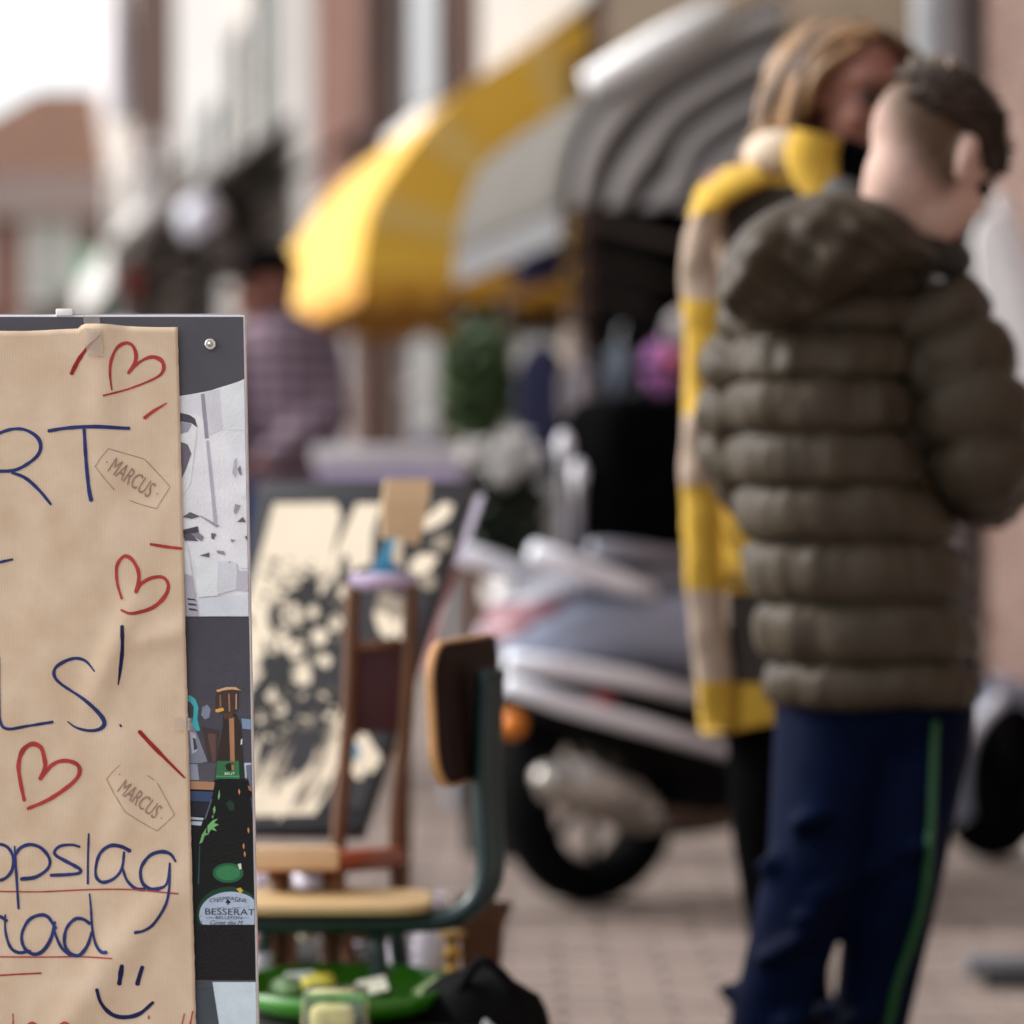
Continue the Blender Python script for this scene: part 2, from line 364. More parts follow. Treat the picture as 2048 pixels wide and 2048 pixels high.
# blue projecting sign between the awnings
t = thing('shop_sign', 'small blue projecting shop sign hanging under the striped awning', 'sign', P(1080, 560, 14.6))
g = G(); g.prism([P(1030,530,14.6), P(1095,470,14.6), P(1145,510,14.6), P(1120,560,14.6), P(1030,580,14.6)], (0,.06,0)); g.put('panel', mat('sign_blue', '#18307f', .4), t, bevel=.01)
g = G(); g.prism([P(1032,548,14.585), P(1130,520,14.585), P(1120,560,14.585), P(1020,590,14.585)], (0,.012,0)); g.put('lettering_band', mat('sign_lilac', '#7774ad', .5), t)
g = G(); g.tube([P(1090,480,14.62), P(1300,478,14.9)], .012, 6); g.put('bracket', m_black, t)
# far white awnings, parasols and flags along the street
m_sail = mat('white_canvas', '#c4c1be', .8, var=.06)
m_sail2 = mat('grey_white_canvas', '#989390', .8, var=.1)
def far_awning(label, d0, d1, ztop, zbot, out, m):
    t = thing('awning', label, 'awning', F(d0, zbot, 0), 'flat awnings far down the street')
    g = G(); g.box8([F(d0,ztop-.05,0), F(d1,ztop-.05,0), F(d1,zbot-.05,out), F(d0,zbot-.05,out), F(d0,ztop,0), F(d1,ztop,0), F(d1,zbot,out), F(d0,zbot,out)]); g.put('canvas', m, t)
    g = G(); fbox(g, d0, d1, zbot-.35, zbot-.052, out-.03, out); g.put('valance', m, t)
    g = G(); g.tube([F(d0+.1, zbot-.3, 0), F(d0+.1, zbot-.1, out-.1)], .02, 6); g.put('arm', m_black, t)
far_awning('long white sloping awning in front of the white gabled house', 29.5, 35.5, 4.1, 3.0, 1.5, m_sail)
far_awning('pale grey sloping awning low over the far shops', 37, 44, 3.9, 2.8, 2.0, m_sail2)
def parasol(label, px, d, ztip, zrim, r, m, grp=None):
    b = P(px, HOR, d); b.z = 0
    t = thing('parasol', label, 'parasol', b, grp)
    g = G(); n = 8; up = Vector((b.x, b.y, ztip))
    ring = [Vector((b.x + r*math.cos(2*math.pi*(j+.5)/n), b.y + r*math.sin(2*math.pi*(j+.5)/n), zrim)) for j in range(n)]
    low = [q - Vector((0,0,.22)) for q in ring]
    g.add([up] + ring + low, [(0, 1+j, 1+(j+1) % n) for j in range(n)] + [(1+j, 1+n+j, 1+n+(j+1) % n, 1+(j+1) % n) for j in range(n)])
    o = g.put('canopy', m, t); md = o.modifiers.new('t', 'SOLIDIFY'); md.thickness = .01
    g = G(); g.tube([b, up + Vector((0,0,.1))], .03, 8); g.put('pole', m_pipe, t)
    g = G(); g.lathe(b, [(.3, 0), (.3, .06), (.06, .09)], 16); g.put('base', m_black, t)
    for j in range(n):
        g = G(); g.tube([up - Vector((0,0,.08)), ring[j] - Vector((0,0,.03))], .012, 5); g.put('rib', m_pipe, t)
parasol('white market parasol in front of the far shops, left of the grey one', 290, 44, 4.6, 3.3, 1.05, m_sail)
parasol('grey white parasol in front of the pale plastered house', 425, 33, 4.1, 3.15, .75, m_sail2)
far_awning('black steep awning above the head of the man in the cap', 24.6, 25.6, 3.5, 2.46, 1.5, m_black)
t = thing('banner', 'long white banner hanging high at the end of the street', 'banner', P(232, 100, 46))
g = G(); rr = []
for i in range(9):
    y_ = -40 + i*35; rr.append([P(206 + 3*math.sin(i), y_, 46), P(232, y_+4, 45.8), P(258 + 2*i, y_, 46)])
g.loft(rr, caps=False, closed=False); o = g.put('cloth', mat('banner_white', '#dcd9de', .8), t, smooth=True); md = o.modifiers.new('t', 'SOLIDIFY'); md.thickness = .02
g = G(); g.tube([P(200,-45,46), P(330,-45,46)], .04, 6); g.put('rod', m_pipe, t)
t = thing('pharmacy_sign', 'pale green sign panel on a post far down the street', 'sign', P(190, HOR, 40) - Vector((0,0,CAMH)))
g = G(); g.box(P(192,570,40), (.42, .12, .75)); g.put('panel', mat('sign_green', '#57926f', .5), t, bevel=.05)
g = G(); b = P(192,HOR,40.1); g.tube([Vector((b.x,b.y,0)), P(192,540,40.1)], .05, 8); g.put('post', m_pipe, t)
t = thing('flag', 'small red flag hanging beside the black awning', 'flag', P(265, 545, 30))
g = G(); g.loft([[P(240+6*i, 520+4*i+5*math.sin(i), 30), P(244+6*i, 580+5*i, 30.05)] for i in range(9)], caps=False, closed=False)
o = g.put('cloth', mat('flag_red', '#b4574d', .8), t, smooth=True); md = o.modifiers.new('t', 'SOLIDIFY'); md.thickness = .01
g = G(); g.tube([P(238,500,30), Vector((P(238,500,30).x, 30, 0))], .02, 6); g.put('pole', m_pipe, t)
t = thing('street_lamp', 'round white street lamp globe above the black awning', 'street lamp', Vector((P(402,0,27).x, 27, 0)))
g = G(); g.ell(P(402,440,27), (.17,.17,.19)); g.put('globe', mat('lamp_globe', '#cfd0dc', .3), t, smooth=True)
g = G(); b = P(402,HOR,27); g.tube([Vector((b.x,27,0)), P(402,480,27)], [.06,.04], 10); g.put('post', m_black, t)
t = thing('wall_lamp', 'round pale wall lamp on the brown fascia behind the boy', 'lamp', F(10.9, 2.28, 0))
lc = P(1870, 95, 10.75)
g = G(); g.ell(lc, (.05,.05,.055)); g.put('globe', m_trim, t, smooth=True)
g = G(); g.tube([lc, lc + Vector((.12,.1,.0))], .012, 6); g.put('bracket', m_black, t)

# ================================================================== SIGN BOARD (in focus)
TL = R(6)
SN = Vector((0, -math.cos(TL), math.sin(TL)))            # board normal
S0 = P(300, 630, 3.28)
EYE = Vector((0, 0, CAMH))
def S(px, py, off=0.0):
    """point on the board plane seen at photo pixel (px,py), raised off metres along its normal"""
    r = P(px, py, 1) - EYE
    k = (S0 - EYE).dot(SN) / r.dot(SN)
    return EYE + r*k + SN*off
def edge(x0, y0, x1, y1, y): return x0 + (x1-x0)*(y-y0)/(y1-y0)
RX = lambda y: edge(490, 630, 517, 2048, y)               # right edge of the board
PXR = lambda y: edge(356, 652, 393, 2048, y)              # right edge of the kraft paper
YB = 2048
while S(300, YB).z > .02: YB += 10
m_alu = mat('poster_board_edge', '#e4e4e6', .45, var=.03)
m_slate = mat('poster_slate', '#57565e', .5, var=.06, scale=25, spec=.2)
m_slate2 = mat('poster_slate_dark', '#4b4a52', .5, var=.08, scale=25)
t = sign = thing('sign_board', 'grey pavement sign with a champagne bottle poster down its right edge', 'sign', Vector((S(0,YB).x, S(0,YB).y, 0)))
g = G(); g.prism([S(-820,630), S(RX(630),630), S(RX(YB),YB), S(-820,YB)], -SN*.014); g.put('panel', m_alu, t, bevel=.0015)
g = G(); q = [S(-760,636,-.016), S(330,636,-.016), S(330,YB,-.016), S(-760,YB,-.016)]
back = [q[0], q[1], Vector((q[2].x, q[2].y+.62, .01)), Vector((q[3].x, q[3].y+.62, .01))]
g.prism(back, (0,.012,0)); g.put('back_leg', m_alu, t)
g = G(); g.prism([S(-820,628.5,-.004), S(479,626,-.004), S(481,632.5,-.004), S(-820,634,-.004)], -SN*.01); g.put('top_rail', mat('rail_grey', '#a9a5b0', .4, .2), t)
g = G(); g.prism([S(112,618,.002), S(146,618,.002), S(146,632,.002), S(112,632,.002)], -SN*.012); g.put('hinge_tab', mat('tab_white', '#f4f4f4', .4, var=.02), t, bevel=.001)
PRN = [0]
def pr(name, poly, m, lvl, sub=t, ext=None):
    """a flat printed area of the poster"""
    g = G(); g.add([S(x, y, .0004 + .00012*lvl) for x, y in poly], [tuple(range(len(poly)))]); PRN[0] += 1
    return g.put(name, m, sub)
post = pr('poster', [(-815,634),(RX(634)-3.5,634),(RX(YB)-3.5,YB-8),(-815,YB-8)], m_slate, 0)
K = .2586
def b2(x, y): return (350 + x*K, 760 + y*K)
def rx(y): return RX(y) - 4
def prp(name, poly, col, lvl): return pr(name, poly, mat('ink_' + col.lstrip('#'), col, .42, var=.1, scale=38, spec=.22, bump=.12, bscale=420), lvl, post)
cv = [(330,796),(360,792),(380,789),(402,785),(422,781),(440,775),(460,769),(478,763),(488.5,758)]
prp('photo_print', cv + [(rx(1233),1233),(330,1233)], '#f6f8fc', 1)
for poly, c in (([(20,130),(200,100),(215,300),(160,260),(40,250)], '#eceef6'), ([(230,95),(345,70),(380,380),(265,430)], '#e4e3ec'),
                ([(200,110),(228,105),(262,450),(232,455)], '#a39fad'), ([(240,470),(262,470),(330,1110),(300,1100)], '#bfc1cd'),
                ([(345,80),(540,0),(556,390),(372,385)], '#f0f7fb'), ([(380,400),(550,400),(560,700),(470,690),(430,560)], '#f1f5fa'),
                ([(30,252),(110,270),(155,300),(175,370),(130,335),(30,320)], '#55535d'), ([(30,325),(130,340),(100,400),(30,420)], '#a5a9ba'),
                ([(30,480),(85,490),(112,510),(130,560),(85,690),(55,760),(30,780)], '#77717d'), ([(150,440),(165,440),(120,800),(60,900),(55,880),(105,780)], '#f4f8fb'),
                ([(30,420),(130,400),(165,370),(165,450),(140,600),(100,500),(30,470)], '#f2f7fb'),
                ([(60,1060),(118,1022),(195,1055),(130,1075)], '#6b6973'), ([(190,1052),(200,1050),(350,1130),(320,1140)], '#a9a6b3'),
                ([(62,1160),(178,1132),(186,1182),(110,1202),(60,1195)], '#4f4e58'), ([(66,1205),(120,1180),(180,1248),(78,1242)], '#625f6a'),
                ([(120,1190),(180,1180),(225,1215),(205,1250)], '#8d8c98'), ([(280,1185),(320,1190),(300,1235),(282,1225)], '#716c79'),
                ([(190,1358),(268,1335),(265,1372)], '#6a6873'), ([(320,1318),(380,1325),(390,1355),(330,1340)], '#9a96a4'), ([(400,1410),(432,1405),(428,1440),(402,1435)], '#7d7886'),
                ([(480,1100),(525,1060),(550,1100)], '#716b78'), ([(465,960),(510,970),(500,985),(470,1040),(455,1020)], '#aba5b1'), ([(485,690),(505,660),(518,740),(500,730)], '#8f8894'),
                ([(475,840),(500,800),(565,798),(566,905),(500,905)], '#f5f9fc'), ([(505,1400),(570,1388),(574,1460),(500,1450)], '#f5f9fc'),
                ([(335,1400),(480,1420),(480,1620),(330,1660)], '#e2e4ec'), ([(480,1480),(575,1480),(578,1640),(470,1620)], '#c9c8d4'), ([(150,1370),(335,1405),(330,1670),(180,1680)], '#f2f8fb'),
                ([(190,1690),(578,1660),(580,1828),(190,1828)], '#e2e9f2'), ([(60,1260),(95,1270),(135,1515),(75,1500)], '#eef2f7'), ([(70,1510),(135,1522),(180,1828),(86,1828)], '#b9b8c6'),
                ([(95,1688),(150,1694),(170,1708),(100,1702)], '#3f3d47'), ([(103,1726),(155,1732),(176,1748),(107,1742)], '#3f3d47'), ([(108,1764),(158,1772),(182,1788),(112,1782)], '#3f3d47'),
                ([(430,1230),(470,1240),(440,1262)], '#9c98a6'), ([(540,1215),(572,1205),(570,1245)], '#6f6975'), ([(460,620),(480,600),(470,760),(445,720)], '#c3c4cf')):
    PRN[0] += 1
    pp_ = [b2(x, y) for x, y in poly]; pp_ = [(min(x, rx(y)), y) for x, y in pp_]
    prp('photo_shape', pp_, c, 2 + PRN[0]*.15)
prp('dark_print', [(340,1234),(rx(1234),1234),(rx(1850),1850),(340,1850)], '#504f58', 1)
prp('black_print', [(340,1560),(rx(1560),1560),(rx(1960),1960),(340,1960)], '#191719', 2)
prp('pale_print', [(340,1964),(rx(1964),1964),(rx(YB-300),YB-300),(340,YB-300)], '#d6e8f0', 1)
prp('pale_print_shadow', [(340,1964),(425,1964),(440,2060),(340,2060)], '#4b5259', 2)
K4 = .3663
def b4(x, y): return (340 + x*K4, 1340 + y*K4)
def bp(poly, c, lvl, nm='bottle_print'):
    q = [b4(x, y) for x, y in poly]; return prp(nm, [(min(x, rx(y)), y) for x, y in q], c, lvl)
bp([(90,140),(110,138),(140,160),(156,205),(150,270),(165,330),(150,335),(118,300),(128,250),(130,200),(112,175),(95,170)], '#4fc0c8', 4, 'ring_print')
bp([(178,200),(205,190),(222,215),(215,260),(190,270),(170,245)], '#8c95ad', 4, 'glass_print')
bp([(95,280),(130,300),(205,500),(110,520),(95,500)], '#8d93a4', 3, 'glass_print'); bp([(105,330),(140,350),(150,440),(120,460)], '#c4cbd8', 4, 'glass_print')
bp([(125,370),(140,375),(150,430),(132,440)], '#494a55', 4.6, 'glass_print')
bp([(175,310),(270,330),(262,500),(210,500)], '#4a3d3c', 3.6, 'bucket_print'); bp([(205,345),(250,350),(250,500),(232,500)], '#6b5048', 4.2, 'bucket_print')
bp([(390,265),(470,270),(470,325),(395,320)], '#86a0c0', 4, 'window_print')
bp([(400,505),(470,505),(470,640),(440,640)], '#6f7688', 3.8, 'window_print'); bp([(405,508),(465,508),(465,516),(415,520),(420,590),(410,590)], '#c4cfe0', 4, 'window_print')
bp([(100,508),(255,508),(240,610),(105,610)], '#5b5a63', 3.2, 'shelf_print'); bp([(105,512),(150,515),(160,600),(108,600)], '#9aa2b4', 3.6, 'shelf_print')
bp([(105,606),(245,612),(238,655),(108,650)], '#b98d6c', 4, 'shelf_print'); bp([(425,630),(470,640),(470,665),(430,655)], '#a47254', 4, 'shelf_print')
bp([(108,660),(238,665),(220,720),(110,715)], '#3f5175', 4, 'shelf_print'); bp([(110,720),(218,725),(190,800),(112,795)], '#2a2a33', 4, 'shelf_print')
bp([(112,802),(185,808),(170,850),(116,845)], '#c9d3e4', 4, 'shelf_print'); bp([(114,816),(182,820),(180,828),(114,826)], '#3a3c47', 4.5, 'shelf_print')
# bottle
bp([(260,590),(405,590),(425,650),(455,780),(478,860),(478,1395),(150,1395),(158,1250),(155,1000),(162,900),(190,810),(225,710)], '#141614', 5, 'bottle_print')
bp([(255,500),(290,300),(290,240),(362,240),(388,300),(400,500)], '#3b302c', 5)
bp([(258,112),(310,95),(360,95),(386,112),(372,128),(372,215),(345,240),(285,240),(250,225),(247,150)], '#4a3a33', 5.4, 'foil_print')
bp([(252,110),(310,93),(360,94),(388,112),(340,106),(290,112),(262,122)], '#e0b48c', 6, 'foil_print'); bp([(322,250),(350,260),(354,500),(330,500)], '#b98764', 6, 'foil_print')
bp([(318,130),(326,130),(330,225),(322,230)], '#b08062', 6, 'foil_print'); bp([(358,130),(366,130),(366,215),(358,215)], '#c49a78', 6, 'foil_print'); bp([(270,135),(278,132),(282,200),(272,210)], '#8c6a52', 6, 'foil_print')
bp([(250,215),(290,205),(296,222),(262,232),(248,228)], '#e8b45a', 6.3, 'foil_print'); bp([(290,240),(340,232),(346,262),(300,270)], '#5b4438', 6.2, 'foil_print')
bp([(258,497),(376,497),(380,594),(252,594)], '#3f7d52', 6, 'neck_label_print'); bp([(376,497),(402,497),(410,594),(380,594)], '#25382c', 6, 'neck_label_print')
bp([(300,520),(320,508),(345,512),(352,535),(340,552),(312,550)], '#1e2c22', 6.6, 'neck_label_print'); bp([(336,515),(350,520),(350,545),(338,550)], '#c2873c', 7, 'neck_label_print')
bp([(252,578),(380,578),(380,584),(252,584)], '#5fae78', 7, 'neck_label_print')
for poly in ([(205,850),(235,820),(262,812),(240,835),(268,845),(240,858),(256,880),(225,870),(208,900)], [(160,950),(175,900),(200,860),(195,890),(215,895),(190,905),(178,940)],
             [(235,760),(245,740),(250,765),(240,790)], [(262,690),(270,650),(274,690),(266,712)], [(228,800),(238,790),(236,812)]):
    bp(poly, '#7fc07a', 6.5, 'reflection_print')
bp([(160,960),(166,955),(160,1170),(152,1170)], '#2f5852', 6.5, 'reflection_print'); bp([(225,705),(232,705),(196,815),(188,812)], '#5f6f7c', 6, 'reflection_print'); bp([(440,690),(446,700),(462,790),(456,790)], '#56627c', 6, 'reflection_print')
bp([(305,725),(330,710),(352,730),(350,765),(325,770)], '#24402c', 6.2, 'reflection_print')
for x, y in ((378,665),(428,875),(402,962),(408,1005)): bp([(x-5,y),(x,y-18),(x+6,y),(x+2,y+18)], '#e09a62', 6.6, 'reflection_print')
bp([(388,380),(396,375),(394,405),(386,410)], '#e8eef6', 6.6, 'reflection_print')
def el(cx, cy, a, b, n=28, clip=None):
    q = [(cx + a*math.cos(2*math.pi*i/n), cy + b*math.sin(2*math.pi*i/n)) for i in range(n)]
    return [(x, min(y, clip)) for x, y in q] if clip else q
bp(el(318,1108,84,54), '#2f6a44', 6.4, 'seal_print'); bp(el(318,1108,66,40), '#3d8a58', 6.6, 'seal_print')
bp(el(325,1335,178,152,36,1392), '#1e4632', 6.4, 'label_print'); bp(el(332,1338,172,128,36,1390), '#b9c9df', 6.8, 'label_print')
bp([(362,1195),(385,1188),(400,1205),(385,1220)], '#d9b445', 7, 'label_print'); bp([(370,1060),(388,1055),(392,1085),(380,1090)], '#e6ede0', 7, 'label_print')
m_ink = mat('label_ink', '#1c2438', .5)
FONTC = bpy.data.curves.new('tmp_text', 'FONT')
def text_px(name, s, cx, cy, w, h, ang, m, off, parent, fn=S, bow=0.0, shear=0):
    cu = bpy.data.curves.new('t', 'FONT'); cu.body = s; cu.resolution_u = 3; cu.shear = shear
    ob = bpy.data.objects.new('t', cu); COL.objects.link(ob)
    dg = bpy.context.evaluated_depsgraph_get(); me = bpy.data.meshes.new_from_object(ob.evaluated_get(dg))
    xs = [v.co.x for v in me.vertices]; ys = [v.co.y for v in me.vertices]; a, b, c, d = min(xs), max(xs), min(ys), max(ys)
    ca, sa = math.cos(ang), math.sin(ang); V = []
    for v in me.vertices:
        u = ((v.co.x-a)/(b-a) - .5); X = u*w; Y = -((v.co.y-c)/(d-c) - .5)*h + bow*4*u*u
        V.append(fn(cx + X*ca - Y*sa, cy + X*sa + Y*ca, off))
    F_ = [tuple(p.vertices) for p in me.polygons]
    bpy.data.objects.remove(ob); bpy.data.meshes.remove(me); bpy.data.curves.remove(cu)
    return mesh(name, V, F_, m, parent)
lab = post
text_px('champagne_lettering', 'CHAMPAGNE', *b4(318,1247), 74, 7.5, 0, m_ink, .0016, lab, bow=5)
text_px('besserat_lettering', 'BESSERAT', *b4(328,1320), 99, 12.5, .015, m_ink, .0016, lab)
text_px('bellefon_lettering', 'BELLEFON', *b4(322,1352), 52, 6, .01, m_ink, .0016, lab)
text_px('script_lettering', 'Cuvee des M', *b4(310,1378), 66, 8, .01, m_ink, .0016, lab, shear=.4)
text_px('brut_lettering', 'BRUT', *b4(327,566), 20, 5, 0, mat('white_ink', '#eef3ee', .5), .0016, lab)
for q in (el(318,1260,7,7,10), el(311,1268,7,6,10), el(325,1268,7,6,10), [(316,1268),(320,1268),(323,1282),(313,1282)]): PRN[0]+=1; bp(q, '#1c2438', 7.4+.01*PRN[0]%1, 'spade_print')
for x0_,x1_,y_ in ((246,290,1262),(345,400,1262),(255,300,1297),(340,390,1297),(195,250,1352),(390,430,1352)): bp([(x0_,y_),(x1_,y_),(x1_,y_+3),(x0_,y_+3)], '#5a6780', 7.4, 'rule_print')
g = G()
for i in range(150):
    x = random.uniform(395, 510); y = random.choice([random.uniform(1290,1420), random.uniform(1800,1950)]); 
    if x < RX(y)-8 and x > PXR(y)+4:
        s_ = random.uniform(.5, 1.3); g.add([S(x-s_,y,.0015), S(x,y-s_,.0015), S(x+s_,y,.0015), S(x,y+s_,.0015)], [(0,1,2,3)])
o = g.put('water_spots', mat('spot', '#35343a', .2), post); o['kind'] = 'stuff'
# rivet
g = G(); c = S(421,689,.0004); ax = (Vector((1,0,0)), SN.cross(Vector((1,0,0))), SN)
g.lathe(c, [(.0001,.0),(.0055,.0),(.0055,.0015),(.0046,.0028),(.0034,.003),(.0032,.0022),(.0024,.0022),(.0022,.0042),(.0008,.005),(.0001,.005)], 20, ax)
g.put('rivet', mat('rivet_metal', '#d9d8d2', .25, .9, var=.08, scale=300), t, smooth=True)
# ---- kraft paper sheet
m_kraft = bpy.data.materials.new('kraft_paper'); m_kraft.use_nodes = True
n = m_kraft.node_tree.nodes; l = m_kraft.node_tree.links; b = n['Principled BSDF']; tc = n.new('ShaderNodeTexCoord')
wv = n.new('ShaderNodeTexWave'); wv.wave_type = 'BANDS'; wv.bands_direction = 'X'; wv.inputs['Scale'].default_value = 130; wv.inputs['Distortion'].default_value = 1.2; wv.inputs['Detail'].default_value = 2; wv.inputs['Detail Scale'].default_value = .6
nz = n.new('ShaderNodeTexNoise'); nz.inputs['Scale'].default_value = 26; nz.inputs['Detail'].default_value = 9; nz.inputs['Roughness'].default_value = .65
n2 = n.new('ShaderNodeTexNoise'); n2.inputs['Scale'].default_value = 5; n2.inputs['Detail'].default_value = 3
for x in (wv, nz, n2): l.new(tc.outputs['Object'], x.inputs['Vector'])
rp = n.new('ShaderNodeMix'); rp.data_type = 'RGBA'; rp.inputs[6].default_value = lin('#d3b795'); rp.inputs[7].default_value = lin('#e6d1b8')
ad = n.new('ShaderNodeMath'); ad.operation = 'MULTIPLY_ADD'; l.new(wv.outputs['Fac'], ad.inputs[0]); ad.inputs[1].default_value = .3
mr = n.new('ShaderNodeMapRange'); mr.inputs[1].default_value = .36; mr.inputs[2].default_value = .66; mr.inputs[3].default_value = -.05; mr.inputs[4].default_value = .5; l.new(nz.outputs[0], mr.inputs[0])
l.new(mr.outputs[0], ad.inputs[2]); ad2 = n.new('ShaderNodeMath'); ad2.operation = 'MULTIPLY_ADD'; l.new(n2.outputs[0], ad2.inputs[0]); ad2.inputs[1].default_value = .35; l.new(ad.outputs[0], ad2.inputs[2])
l.new(ad2.outputs[0], rp.inputs[0]); l.new(rp.outputs[2], b.inputs['Base Color']); b.inputs['Roughness'].default_value = .75
bpn = n.new('ShaderNodeBump'); bpn.inputs['Strength'].default_value = .12; bpn.inputs['Distance'].default_value = .002; l.new(nz.outputs[0], bpn.inputs['Height']); l.new(bpn.outputs[0], b.inputs['Normal'])
def smooth(a, b, x): x = max(0, min(1, (x-a)/(b-a))); return x*x*(3-2*x)
def hp(px, py):
    """height of the paper's waves and creases above the board"""
    h = .0040 + .0022*noise.noise((px/190, py/260, 0)) + .0009*noise.noise((px/60, py/80, 3))
    u = px - (203 + (py-640)*.03)                                      # vertical fold under the tape
    if py < 1010: h += .0022*math.exp(-(u/34)**2)*smooth(1010, 760, py) - .0012*math.exp(-((u-40)/26)**2)*smooth(1010,760,py)
    u = (px - 236) + (py - 1290)*.42                                     # slanting crease behind the exclamation mark
    h += .0052*math.exp(-(u/30)**2)*math.exp(-((py-1310)/95)**2)
    u = (py - 1275) + (px - 320)*.25; h += .0045*math.exp(-(u/24)**2)*smooth(250, 300, px)*smooth(420,350,px)
    u = (px - 262) + (py-1880)*.75; h += .0036*math.exp(-(u/46)**2)*smooth(1700, 1850, py)
    u = (px - 250) + (py-1560)*.08; h += .0018*math.exp(-(u/38)**2)*smooth(1420,1500,py)*smooth(1800,1650,py)
    return max(h, .0022)
def Q(px, py, off=0): return S(px, py, hp(px, py) + off)
pt = lambda x: 663 if x < 210 else 652
paper = thing('paper_sheet', 'brown kraft paper sheet with blue handwriting and red hearts, taped to the grey sign', 'paper', S(0, 2200, .002))
nx, ny = 130, 150; v = []; f = []
YP = min(2420, YB - 60)
for j in range(ny+1):
    for i in range(nx+1):
        u = i/nx; w_ = j/ny
        yt = 667 - 6*smooth(-300,100, -400+u*760) + 2.5*math.sin(u*21) - 9*smooth(.80,.812,u) + 1.5*smooth(.86,.9,u)
        y = yt + (YP - yt)*w_
        xr = PXR(y) + 1.2*noise.noise((y/17, 0, 0)) ; x = -640 + (xr + 640)*u
        v.append(Q(x, y))
for j in range(ny):
    for i in range(nx):
        a = j*(nx+1)+i; f.append((a, a+1, a+nx+2, a+nx+1))
sheet = mesh('sheet', v, f, m_kraft, paper, smooth=True); md = sheet.modifiers.new('t', 'SOLIDIFY'); md.thickness = .0003; md.offset = -1
def pen(name, col, trans):
    m = mat(name, col, .5, var=.3, scale=55, spec=.25); return m
m_blue = pen('blue_marker', '#27346e', 1); m_blue2 = pen('navy_marker', '#101c4e', 1); m_redp = pen('red_marker', '#b13b36', 1); m_redd = pen('dark_red_marker', '#9a1d1d', 1)
m_stamp = mat('stamp_ink', '#9a8270', .7, var=.3, scale=200)
ORG = {1: (0,600), 2: (0,1060), 3: (0,1508)}; KZ = .27950
LV = [0]
def ribbon_px(g, pts, w, k=7):
    """flat pen stroke lying on the paper; pts in photo pixels, w = width or list of widths"""
    pts3 = [(p[0], p[1], 0) for p in pts]; c = cr(pts3, k) if len(pts) > 2 else [Vector(pts3[0]).lerp(Vector(pts3[-1]), i/10) for i in range(11)]
    ww = w if isinstance(w, (list, tuple)) else [w, w]
    m_ = len(c); LV[0] += 1; off = .0004 + .00003*(LV[0] % 12); L = []; Rr = []
    for i, p in enumerate(c):
        tg = c[min(i+1, m_-1)] - c[max(i-1, 0)]; tg = tg.normalized() if tg.length else Vector((1,0,0)); nn = Vector((-tg.y, tg.x, 0))
        s_ = i/(m_-1)*(len(ww)-1); a = int(min(s_, len(ww)-2)); h = (ww[a] + (ww[a+1]-ww[a])*(s_-a))/2
        h *= 1 + .24*noise.noise((p.x/14, p.y/14, LV[0]))
        L.append(p + nn*h); Rr.append(p - nn*h)
    e0, e1 = c[0]-(c[1]-c[0]).normalized()*ww[0]*.3, c[-1]+(c[-1]-c[-2]).normalized()*ww[-1]*.3
    vs = [Q(e0.x, e0.y, off)]
    for a, b_ in zip(L, Rr): mm = (a+b_)/2; vs += [Q(a.x,a.y,off), Q(mm.x,mm.y,off+.00003), Q(b_.x,b_.y,off)]
    vs.append(Q(e1.x, e1.y, off)); fs = [(0,2,1),(0,3,2)]
    for i in range(m_-1):
        a = 1+3*i; fs += [(a,a+1,a+4,a+3), (a+1,a+2,a+5,a+4)]
    a = 1+3*(m_-1); z_ = len(vs)-1; fs += [(a,a+1,z_),(a+1,a+2,z_)]
    g.add(vs, fs)
def ink(name, strokes, m, o=1, parent=None):
    g = G(); ox, oy = ORG[o]
    for pts, w in strokes:
        ws = [x*KZ for x in (w if isinstance(w, (list, tuple)) else [w, w])]
        ribbon_px(g, [(ox + x*KZ, oy + y*KZ) for x, y in pts], ws)
    return g.put(name, m, paper)
ink('accent_stroke', [([(515,535),(570,430),(640,340),(725,262)], [30,30,22,8])], m_redd)
ink('heart', [([(805,650),(792,540),(800,440),(840,350),(900,312),(950,330),(975,390),(968,450),(920,530)], [12,22,24,26,20]), ([(920,530),(1000,450),(1090,412),(1160,440),(1172,505),(1120,560),(950,630),(745,692)], [16,22,30,24,14,14])], m_redp)
ink('accent_stroke', [([(1035,850),(1100,800),(1195,742)], [26,24,8])], m_redp)
ink('letter_r', [([(-70,1010),(0,958),(100,928),(190,935),(270,985),(296,1050),(270,1120),(180,1190),(90,1225),(-70,1228)], [22,22,26,24,22]), ([(90,1238),(190,1280),(290,1370),(370,1468)], [22,26,18])], m_blue)
ink('letter_t', [([(350,942),(480,922),(650,912),(930,922)], [22,26,26]), ([(607,930),(620,1150),(640,1350),(657,1440)], [24,28,30])], m_blue)
ink('accent_stroke', [([(1078,1750),(1190,1768),(1306,1782)], [18,24,16])], m_redp)
ink('letter_hook', [([(-60,1905),(0,1880),(95,1858)], [20,18])], m_blue)
ink('heart', [([(875,495),(842,380),(840,260),(890,192),(945,212),(990,290),(996,370),(975,450)], [16,24,26,26,26]), ([(975,450),(1010,390),(1090,345),(1170,342),(1208,400),(1180,480),(1100,555),(1000,592),(930,600),(870,575)], [26,26,24,30,24,16])], m_redp, 2)
ink('exclamation_mark', [([(880,690),(882,850),(866,1000),(850,1110)], [26,28,24,10])], m_blue2, 2)
ink('full_stop', [([(862,1394),(872,1408)], [14,18])], m_blue2, 2)
ink('letter_l', [([(-2,910),(0,1200),(8,1370),(60,1425),(200,1405),(385,1375)], [16,20,22,20])], m_blue, 2)
ink('letter_s', [([(682,1015),(620,942),(550,920),(470,942),(402,990),(396,1050),(450,1110),(600,1210),(710,1310),(752,1380),(720,1425),(640,1437),(550,1415),(488,1372)], [12,20,26,22,20,30,30,20,8])], m_blue, 2)
